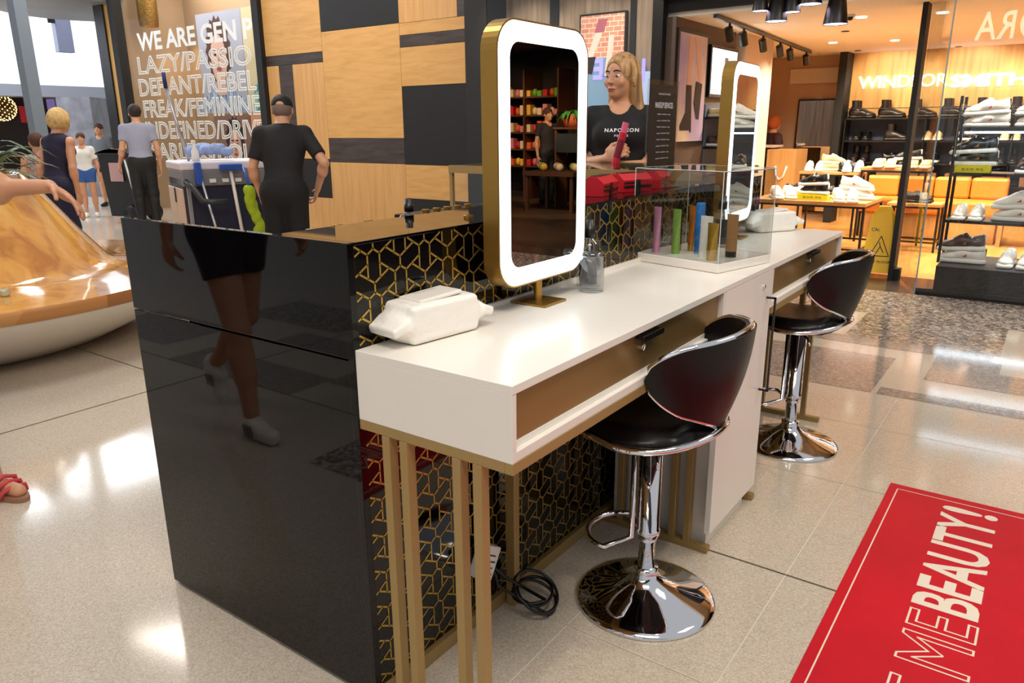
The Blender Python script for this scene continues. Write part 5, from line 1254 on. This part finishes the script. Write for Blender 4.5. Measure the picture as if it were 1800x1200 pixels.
# left shop wall: leg poster, light screen, shelves
t = thing('boot_poster', 'tall lit poster of legs in black heeled boots on the left shop wall', 'poster', (-1.83, 5.98, 1.15)); O = t.location
MB().box(-1.84, -1.82, 5.63, 6.32, 1.12, 2.13, .002).build('frame', black, t, O)
MB().box(-1.822, -1.815, 5.66, 6.28, 1.16, 2.10).build('picture', ramp_mat('poster_mauve_cream', [(.4, (168, 150, 200)), (.5, (206, 190, 196)), (.6, (232, 214, 188))], .5, 'noise', scale=.9), t, O)
def flatshape(nm_, m_, pts, off, T_, O_): b = MB(); b.prism([(-1.815+off, p[0], p[1]) for p in pts], (.0015, 0, 0)); b.build(nm_, m_, T_, O_)
flatshape('leg_shape', skl, [(5.86, 2.08), (5.84, 1.55), (5.90, 1.55), (5.96, 2.08)], .001, t, O); flatshape('leg_shape', skl, [(5.98, 2.08), (6.16, 1.6), (6.22, 1.62), (6.08, 2.08)], .001, t, O)
flatshape('boot_shape', hk, [(5.83, 1.66), (5.84, 1.42), (5.72, 1.30), (5.73, 1.26), (5.95, 1.26), (5.97, 1.24), (5.99, 1.24), (5.95, 1.66)], .003, t, O); flatshape('boot_shape', hk, [(6.05, 1.70), (6.02, 1.5), (6.10, 1.36), (6.16, 1.36), (6.20, 1.68)], .003, t, O)
t = thing('light_screen', 'bright white lightbox screen above the shoe shelves', 'screen', (-1.83, 6.65, 1.6)); O = t.location
MB().box(-1.84, -1.80, 6.36, 7.08, 1.57, 2.05, .002).build('frame', black, t, O)
MB().box(-1.80, -1.795, 6.39, 7.05, 1.60, 2.02).build('screen', mat('screen_glow', (236, 246, 255), .5, emit=2.2), t, O)
flatshape('print_mark', mat('screen_grey', (130, 140, 160), .5), [(6.70, 1.66), (6.70, 1.95), (6.80, 1.95), (6.84, 1.66)], .022, t, O)
t = thing('side_shelving', 'black shelves of shoes under the lightbox screen', 'shelf', (-1.7, 6.72, 0)); O = t.location
for z in (.35, .80, 1.10, 1.38): MB().box(-1.83, -1.58, 6.36, 7.1, z-.02, z).build('shelf', black, t, O)
MB().box(-1.838, -1.83, 6.36, 7.1, .3, 1.5).build('back_panel', bluep, t, O)
for z, kind, nmz in ((1.381, 'slipper', 'top'), (1.101, 'brown', 'second'), (.801, 'tanned', 'third')):
    for k in range(2): pair(kind, -1.70, 6.52+k*.34, z, 0, '%s of the '+('nearer', 'farther')[k]+' pair on the '+nmz+' side shelf under the lightbox', 'sneaker', .95)
# facade window: brick screen and shoe shelf
t = thing('brick_screen', 'lit screen picture of legs with black shoes before bricks', 'screen', (-2.75, 5.9, 1.5)); O = t.location
MB().box(-3.0, -2.48, 5.90, 5.93, 1.38, 2.36, .002).build('frame', black, t, O)
m_ = bpy.data.materials.new('brick_picture'); m_.use_nodes = True; nt = m_.node_tree; bk_ = nt.nodes.new('ShaderNodeTexBrick'); tc_ = nt.nodes.new('ShaderNodeTexCoord'); mp_ = nt.nodes.new('ShaderNodeMapping')
mp_.inputs['Rotation'].default_value = (PI/2, 0, 0); nt.links.new(tc_.outputs['Object'], mp_.inputs[0]); nt.links.new(mp_.outputs[0], bk_.inputs['Vector']); bk_.inputs['Scale'].default_value = 5.5
bk_.inputs['Color1'].default_value = (*srgb((206, 130, 100)), 1); bk_.inputs['Color2'].default_value = (*srgb((222, 150, 118)), 1); bk_.inputs['Mortar'].default_value = (*srgb((236, 214, 200)), 1)
P_ = nt.nodes['Principled BSDF']; nt.links.new(bk_.outputs[0], P_.inputs['Base Color']); nt.links.new(bk_.outputs[0], P_.inputs['Emission Color']); P_.inputs['Emission Strength'].default_value = .5
MB().box(-2.98, -2.50, 5.894, 5.90, 1.95, 2.34).build('brick_picture', m_, t, O); MB().box(-2.98, -2.50, 5.893, 5.90, 1.40, 1.95).build('lower_picture', mat('screen_blue_grey', (120, 150, 176), .5, emit=.5), t, O)
def fs2(nm_, m_, pts, k): b = MB(); b.prism([(p[0], 5.891-.002*k, p[1]) for p in pts], (0, -.0015, 0)); b.build(nm_, m_, t, O)
MB().box(-3.02, -2.06, 5.894, 5.905, 1.42, 1.80).build('text_panel', mat('screen_pale_blue', (176, 190, 220), .5, emit=.7), t, O)
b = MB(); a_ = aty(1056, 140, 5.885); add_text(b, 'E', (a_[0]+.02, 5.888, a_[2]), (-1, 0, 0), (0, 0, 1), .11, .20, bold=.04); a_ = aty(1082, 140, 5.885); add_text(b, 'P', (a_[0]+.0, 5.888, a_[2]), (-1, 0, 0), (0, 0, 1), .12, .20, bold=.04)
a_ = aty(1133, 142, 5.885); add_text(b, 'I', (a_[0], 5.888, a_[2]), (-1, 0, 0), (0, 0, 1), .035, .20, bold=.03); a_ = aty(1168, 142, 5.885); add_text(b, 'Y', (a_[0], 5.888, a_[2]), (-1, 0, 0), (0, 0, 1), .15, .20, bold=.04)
b.build('reflected_lettering', mat('violet_reflection', (150, 140, 255), .5, emit=1.3), t, O)  # reflection of lit text, built as glowing reversed letters
skl2 = mat('screen_skin', (240, 206, 190), .5, emit=.5)
fs2('leg_shape', skl2, [(-2.80, 2.22), (-2.90, 1.95), (-2.85, 1.92), (-2.72, 2.2)], 1); fs2('leg_shape', skl2, [(-2.66, 2.15), (-2.70, 1.78), (-2.64, 1.78), (-2.60, 2.15)], 1)
fs2('shoe_shape', hk, [(-2.93, 1.96), (-2.97, 1.82), (-2.84, 1.80), (-2.80, 1.96)], 2); fs2('shoe_shape', mat('shoe_pink', (200, 110, 130), .5), [(-2.78, 2.30), (-2.82, 2.18), (-2.72, 2.18), (-2.68, 2.30)], 2)
for k in range(2):
    solo('window_plinth', MB().box(-3.05+k*.55, -2.6+k*.55, 5.64, 5.86, .8, 1.40, .003), mat('plinth_grey', (140, 126, 114), .6), ('left', 'right')[k]+' pale plinth with shoes in the facade window', 'plinth')
pair('grey', -2.92, 5.75, 1.401, 10, '%s of two grey shoes on the left window plinth'); pair('brown', -2.28, 5.75, 1.401, 10, '%s of two brown shoes on the right window plinth')

# ceiling details
t = thing('track_light', 'black ceiling track with six spotlights', 'track light', (-1.6, 7.4, 2.2))
p0 = atz(1257, 28, 2.195); p1 = atz(1425, 92, 2.195)
MB().bar(tuple(p0-np.array((-1.6, 7.4, 2.2))), tuple(p1-np.array((-1.6, 7.4, 2.2))), .03, .03).build('track', black, t)
for k, u in enumerate((1283, 1308, 1342, 1372, 1390, 1418)):
    f_ = ((u-1257)/(1425-1257)); q = np.array([0., 0, 0]); 
    # intersect ray column with the track line
    best = min(np.linspace(0, 1, 200), key=lambda s_: abs(((p0+(p1-p0)*s_-CP)@CR)/((p0+(p1-p0)*s_-CP)@CF)*FPX+900-u)); q = p0+(p1-p0)*best-np.array((-1.6, 7.4, 2.2))
    b = MB(); b.T = Matrix.Translation((q[0], q[1], q[2]-.10)) @ Matrix.Rotation(math.radians(35), 4, 'X'); b.cyl((0, 0, 0), .038, -.065, .055, 16); s_ = b.build('spot_head', black, t)
    MB().cyl((q[0], q[1], q[2]), .012, -.08, -.01, 8).build('spot_stem', black, s_)
    b = MB(); b.T = Matrix.Translation((q[0], q[1], q[2]-.10)) @ Matrix.Rotation(math.radians(35), 4, 'X'); b.cyl((0, 0, 0), .03, -.068, -.0655, 16); b.build('lens', mat('spot_lens', (255, 240, 220), .5, emit=4), s_)
names_p = ['leftmost small', 'second', 'third', 'small upper', 'large right']
for k, (u, v, s_) in enumerate(((1336, 20, .8), (1364, 38, 1.05), (1391, 22, .85), (1424, 8, 1.1), (1468, 43, 1.15))):
    q = atd(u, v, 6.1); t = thing('pendant_lamp', names_p[k]+' black cone pendant lamp in the row above the shop entrance', 'lamp', tuple(q)); r = .072*s_; hh = .17*s_
    MB().lathe([(r, 0), (r*.62, hh), (r*.3, hh+.012), (.006, hh+.02)], seg=28).build('shade', black, t); MB().lathe([(r*.94, .004), (r*.9, .012), (1e-4, .013)], seg=28).build('diffuser', mat('pendant_glow', (244, 226, 255), .5, emit=5), t)
    MB().cyl((0, 0, 0), .004, hh+.02, 2.95-q[2], 6).build('cord', black, t)
for k, (u, v) in enumerate(((1514, 30), (1464, 75), (1573, 71), (1657, 22))):
    q = atz(u, v, CZ-.002); solo('downlight', MB().cyl((q[0], q[1], 0), .045, CZ-.008, CZ, 20), mat('downlight_glow', (255, 244, 226), .5, emit=9), ('first', 'second', 'third', 'fourth')[k]+' round recessed downlight in the shoe shop ceiling', 'downlight', 'recessed downlights')
for k, (u, v) in enumerate(((1486, 55), (1508, 89), (1685, 82))):
    q = atz(u, v, CZ-.002); solo('ceiling_speaker', MB().cyl((q[0], q[1], 0), .04, CZ-.006, CZ, 20), black, ('nearer', 'middle', 'right')[k]+' small dark round fitting in the shoe shop ceiling', 'speaker')
q = atz(1495, 26, CZ-.002); t = thing('security_camera', 'small dome camera on the shoe shop ceiling', 'camera', (q[0], q[1], CZ-.05)); MB().cyl((0, 0, 0), .04, .03, .05, 16).build('mount', whitem, t); MB().lathe([(1e-4, 0), (.02, .005), (.028, .03)], seg=16).build('dome', black, t)
# grille, rear mirror, counter, wet floor sign
a = aty(1388, 148, SB-.02); c_ = aty(1476, 118, SB-.02)
t = thing('air_grille', 'pale rectangular air grille high on the brown rear wall', 'grille', ((a[0]+c_[0])/2, SB, a[2])); O = t.location
MB().box(a[0], c_[0], SB-.03, SB-.001, a[2], c_[2], .003).build('frame', pinkw, t, O); b = MB()
for k in range(9): b.box(a[0]+.02, c_[0]-.02, SB-.034, SB-.03, a[2]+.02+k*(c_[2]-a[2]-.04)/9, a[2]+.02+(k+.6)*(c_[2]-a[2]-.04)/9)
b.build('slats', mat('grille_cream', (206, 190, 160), .6), t, O)
a = aty(1395, 300, SB-.04); c_ = aty(1468, 176, SB-.04)
t = thing('wall_mirror', 'tall leaning shop mirror on the brown rear wall', 'mirror', ((a[0]+c_[0])/2, SB, .1)); O = t.location
MB().box(a[0]-.02, c_[0]+.02, SB-.05, SB-.002, .1, c_[2]+.02, .003).build('frame', black, t, O); MB().box(a[0], c_[0], SB-.056, SB-.05, .12, c_[2]).build('mirror_glass', mirror, t, O)
q = aty(1384, 262, 9.7); 
t = thing('sales_counter', 'pale oak sales counter block with black top section', 'counter', (q[0], 9.7, 0)); O = (0, 0, 0)
MB().box(-.19, .19, -.25, .3, 0, q[2], .003).build('oak_block', woodv, t); MB().box(-.48, -.19, -.1, .3, 0, q[2]+.02).build('dark_section', black, t); MB().box(-.50, -.15, -.12, .32, q[2]+.02, q[2]+.05, .003).build('counter_top', pinkw, t)
b = MB()
for k in range(17):
    aa = PI+PI*k/16
b.tube([(-.06, -.27, .78), (-.045, -.27, .66), (0, -.27, .60), (.05, -.27, .64), (.09, -.27, .78)], .012, 8); b.build('emblem', white, t)
q = aty(1336, 215, 9.95)
person('person with orange brown hair working behind the sales counter', (max(q[0], -2.3), 10.12, 0), (.5, .6), H=1.42, res=.011, female=True, sk=skin2, top=mat('dark_burgundy', (60, 30, 30), .8), sleeve=.6, bottom=blackm, hair=mat('copper_hair', (176, 90, 40), .8), style='bob', shoe=black)
# wet floor sign
q = atz(1548, 484); t = thing('wet_floor_sign', 'yellow folding caution wet floor sign by the shop door', 'sign', (-.10, 6.28, 0), math.radians(8))
for s_ in (-1, 1):
    b = MB(); W1, W2_ = .15, .10; H_ = .60; D_ = .13
    f0 = [(-W1, s_*D_, 0), (-W1+.05, s_*D_, 0), (-W1+.06, s_*D_*.93, .045), (W1-.06, s_*D_*.93, .045), (W1-.05, s_*D_, 0), (W1, s_*D_, 0), (W2_, s_*D_*.12, .52), (.05, s_*.01, .60), (-.05, s_*.01, .60), (-W2_, s_*D_*.12, .52)]
    b.prism(f0, (0, s_*.012, 0)); b.build('panel', yellow, t)
dx = -.018; sl = np.array((0, D_*.88/.52, 1)); sl = sl/np.linalg.norm(sl); ng = lambda x, z: (x, -D_+(z/.52)*D_*.88-.0135, z)
b = MB(); add_text(b, 'CAUTION', ng(-.085, .40), (1, 0, 0), tuple(sl), .17, .028, bold=.02); add_text(b, 'WET FLOOR', ng(-.095, .13), (1, 0, 0), tuple(sl), .19, .022, bold=.02)
for p_, q_ in (((-.075, .19), (.075, .19)), ((-.075, .19), (0, .36)), ((.075, .19), (0, .36)), ((-.03, .21), (.0, .27)), ((0, .27), (.03, .22)), ((0, .27), (-.01, .31))): b.bar(ng(*p_), ng(*q_), .007, .002, (0, -1, 0))
b.build('caution_print', black, t)
MB().box(-.05, .05, -.014, .014, .575, .615, .006).build('hinge_handle', yellow, t)

# ================================================================== ACROSS THE MALL (seen in the mirrors and the gloss panels)
person('person walking in dark shorts and white sneakers with three black stripes beside the kiosk', (-1.74, -.90, 0), (1, 0), H=1.66, res=.008, sk=skin2,
       pose=dict(anL=(.08, -.15, .085), knL=(.09, -.13, .49), anR=(-.08, .36, .20), knR=(-.09, .06, .50), ftR=(-.08, .33, .06), hipL=(.085, -.02, .9), elL=(.22, .08, 1.1), wrL=(.2, .14, .88), elR=(-.22, -.05, 1.1), wrR=(-.2, -.2, .92)),
       top=mat('black_polo', (20, 16, 17), .8), sleeve=.6, bottom=mat('navy_shorts', (24, 24, 40), .8), btype='shorts', hair=mat('brown_hair', (80, 52, 36), .8), style='short', shoe=white)
b_ = [o for o in bpy.data.objects if o.name.startswith('person')][-1]
pw_ = sorted([o for o in bpy.data.objects if o.name.startswith('person')], key=lambda o: o.name)[-1]
for c_, sx in (((.09, -.15, .05), 1), ((-.07, .35, .14), -1)):
    for k in range(3):
        b = MB(); xx = c_[0]+.045 if sx > 0 else c_[0]+.048; b.bar((xx, c_[1]-.02-k*.022, c_[2]-.025), (xx-.006, c_[1]+.0-k*.022, c_[2]+.025), .004, .009); b.build('shoe_stripe', black, pw_)

b = MB(); b.box(2.75, 9.5, 11.3, 11.4, 0, 2.7); struct('wall_store_back', b, mat('store_dark_wall', (30, 20, 16), .8))
b = MB(); b.box(9.4, 9.5, 6.0, 11.3, 0, 2.7); b.box(2.76, 2.85, 5.7, 11.3, 0, 2.7); struct('wall_store_side', b, mat('store_dark_wall', (30, 20, 16), .8))
b = MB(); b.box(2.76, 9.5, 5.75, 11.4, 2.6, 2.7); struct('ceiling_store', b, blackm)
for x in (3.6, 5.0, 6.2, 7.4): spot('store_spot', (x, 8.6, 2.5), (x+.4, 10.9, 1.2), 95, 60, (1, .62, .36))
spot('store_spot', (4.6, 7.6, 2.5), (5.5, 9.3, .7), 160, 60, (1, .72, .45))
spot('store_spot', (4.2, 7.0, 2.5), (4.6, 7.6, 0), 60, 70, (1, .8, .6))  # extra unseen spot added to brighten the store floor
spot('store_spot', (5.0, 8.6, 2.5), (5.75, 10.0, 1.4), 40, 40, (1, .85, .6))
pal = [mat('store_orange', (236, 110, 40), .5), mat('store_red', (214, 40, 40), .5), mat('store_pink', (240, 140, 150), .5), mat('store_green', (110, 180, 60), .5), mat('store_yellow', (244, 196, 70), .5), mat('store_cream', (244, 224, 180), .5)]
cn = ['orange', 'red', 'pink', 'green', 'yellow', 'cream']; oak_d = mat('store_brown_wood', (96, 56, 30), .6)
ordn = ['first', 'second', 'third', 'fourth', 'fifth', 'sixth', 'seventh', 'eighth', 'ninth', 'tenth', 'eleventh', 'twelfth']
t = thing('store_shelving', 'dark wooden shelving of colourful goods in the store across the mall', 'shelf', (6.6, 11.1, 0)); O = t.location
for z in (.62, .92, 1.22, 1.52, 1.84): MB().box(6.5, 8.0, 10.75, 11.28, z-.025, z).build('shelf', oak_d, t, O)
for x in (6.47, 7.2, 8.0): MB().box(x, x+.03, 10.75, 11.28, 0, 2.3).build('upright', oak_d, t, O)
for r_, z in enumerate((.62, .92, 1.22, 1.52, 1.84)):
    for k in range(12):
        c_ = int(rng.choice([0, 0, 0, 1, 1, 2, 3, 4, 5])); x = 6.56+k*.122; hh = rng.uniform(.10, .20)
        x += .015 if k > 5 else -.0
        if k % 3 == 1: m_ = MB().lathe([(1e-4, 0), (.035, .01), (.05, .06), (.04, .12), (1e-4, .14)], (x, 10.88, z), 12)
        else: m_ = MB().box(x-.048, x+.048, 10.82, 10.98, z, z+hh, .008)
        solo('gift_item', m_, pal[c_], '%s gift item, %s from the left on the %s shelf of the dark store' % (cn[c_], ordn[k], ['lowest', 'second', 'middle', 'fourth', 'top'][r_]), 'gift', 'gifts on the dark store shelves')
t = thing('store_table', 'brown wooden display table in the dark store across the mall', 'table', (5.7, 9.4, 0)); O = t.location
MB().box(5.15, 6.1, 9.1, 9.8, .56, .63, .004).build('tabletop', oak_d, t, O)
for x in (5.18, 6.02):
    for y in (9.13, 9.72): MB().box(x, x+.05, y, y+.05, 0, .56).build('leg', oak_d, t, O)
for k in range(9):
    x = 5.22+k*.10; solo('bath_ball', MB().lathe([(.062*math.sin(a)+1e-4, .062-.062*math.cos(a)) for a in np.linspace(0, PI, 10)], (x, 9.3+.12*(k % 3), .631), 16), pal[(5, 4, 3, 5, 2)[k % 5]], '%s round bath ball, %s from the left on the dark store table' % (cn[(5, 4, 3, 5, 2)[k % 5]], ordn[k]), 'bath ball', 'bath balls on the store table')
t = thing('potted_fern', 'leafy green fern in a terracotta pot on a stand in the dark store', 'plant', (5.75, 10.05, 1.30))
MB().lathe([(1e-4, 0), (.13, 0), (.18, .2), (.165, .2), (.14, .17), (1e-4, .17)], seg=24).build('pot', mat('terracotta', (190, 92, 50), .8), t)
for k in range(50):
    a = rng.uniform(0, 2*PI); L = rng.uniform(.2, .42); b = MB(); P = [(math.cos(a)*L*q_, math.sin(a)*L*q_, .18+L*q_*(1.1-1.3*q_)) for q_ in (0, .33, .66, 1)]
    b._a([(p[0]-math.sin(a)*w_, p[1]+math.cos(a)*w_, p[2]) for p, w_ in zip(P, (.01, .03, .03, .002))]+[(p[0]+math.sin(a)*w_, p[1]-math.cos(a)*w_, p[2]) for p, w_ in zip(P, (.01, .03, .03, .002))], [(i, i+1, i+5, i+4) for i in range(3)], True); b.build('frond', mat('fern_green', (70, 140, 50), .6), t)
t = thing('crate_stand', 'tall brown stand with chalkboard front in the dark store', 'stand', (5.75, 10.05, 0))
MB().box(-.25, .25, -.2, .2, 1.27, 1.30).build('stand_top', oak_d, t)
for x in (-.23, .2): MB().box(x, x+.03, -.18, .18, 0, 1.27).build('side', oak_d, t)
MB().box(-.2, .2, -.2, -.18, .9, 1.2).build('chalkboard', mat('chalkboard', (40, 44, 44), .8), t)
person('shop assistant in dark clothes by the shelves of the dark store', (6.4, 10.3, 0), (-.5, -.2), H=1.62, res=.012, top=mat('dark_apron', (40, 36, 40), .8), sleeve=.6, bottom=blackm, hair=mat('brown_hair', (80, 52, 36), .8), style='short', shoe=black)
# opposite fascia with reflected lettering
b = MB(); b.box(.8, 6.5, -2.75, -2.6, 2.55, 4.2); struct('trim_13', b, mat('opposite_fascia', (40, 36, 36), .6))
p_ = aty(1712, 72, 13.8); q_ = aty(1800, 22, 13.8)
t = thing('storefront_sign', 'white jewellery shop lettering on the fascia across the mall', 'sign', (p_[0]+1.6, -2.6, 3.2)); O = t.location
b = MB(); add_text(b, 'PANDORA', (p_[0]+2.1, -2.585, p_[2]), (-1, 0, 0), (0, 0, 1), 2.1, .42, bold=.01, spacing=1.1); b.build('sign_lettering', mat('fascia_glow', (255, 246, 235), .5, emit=7), t, O)
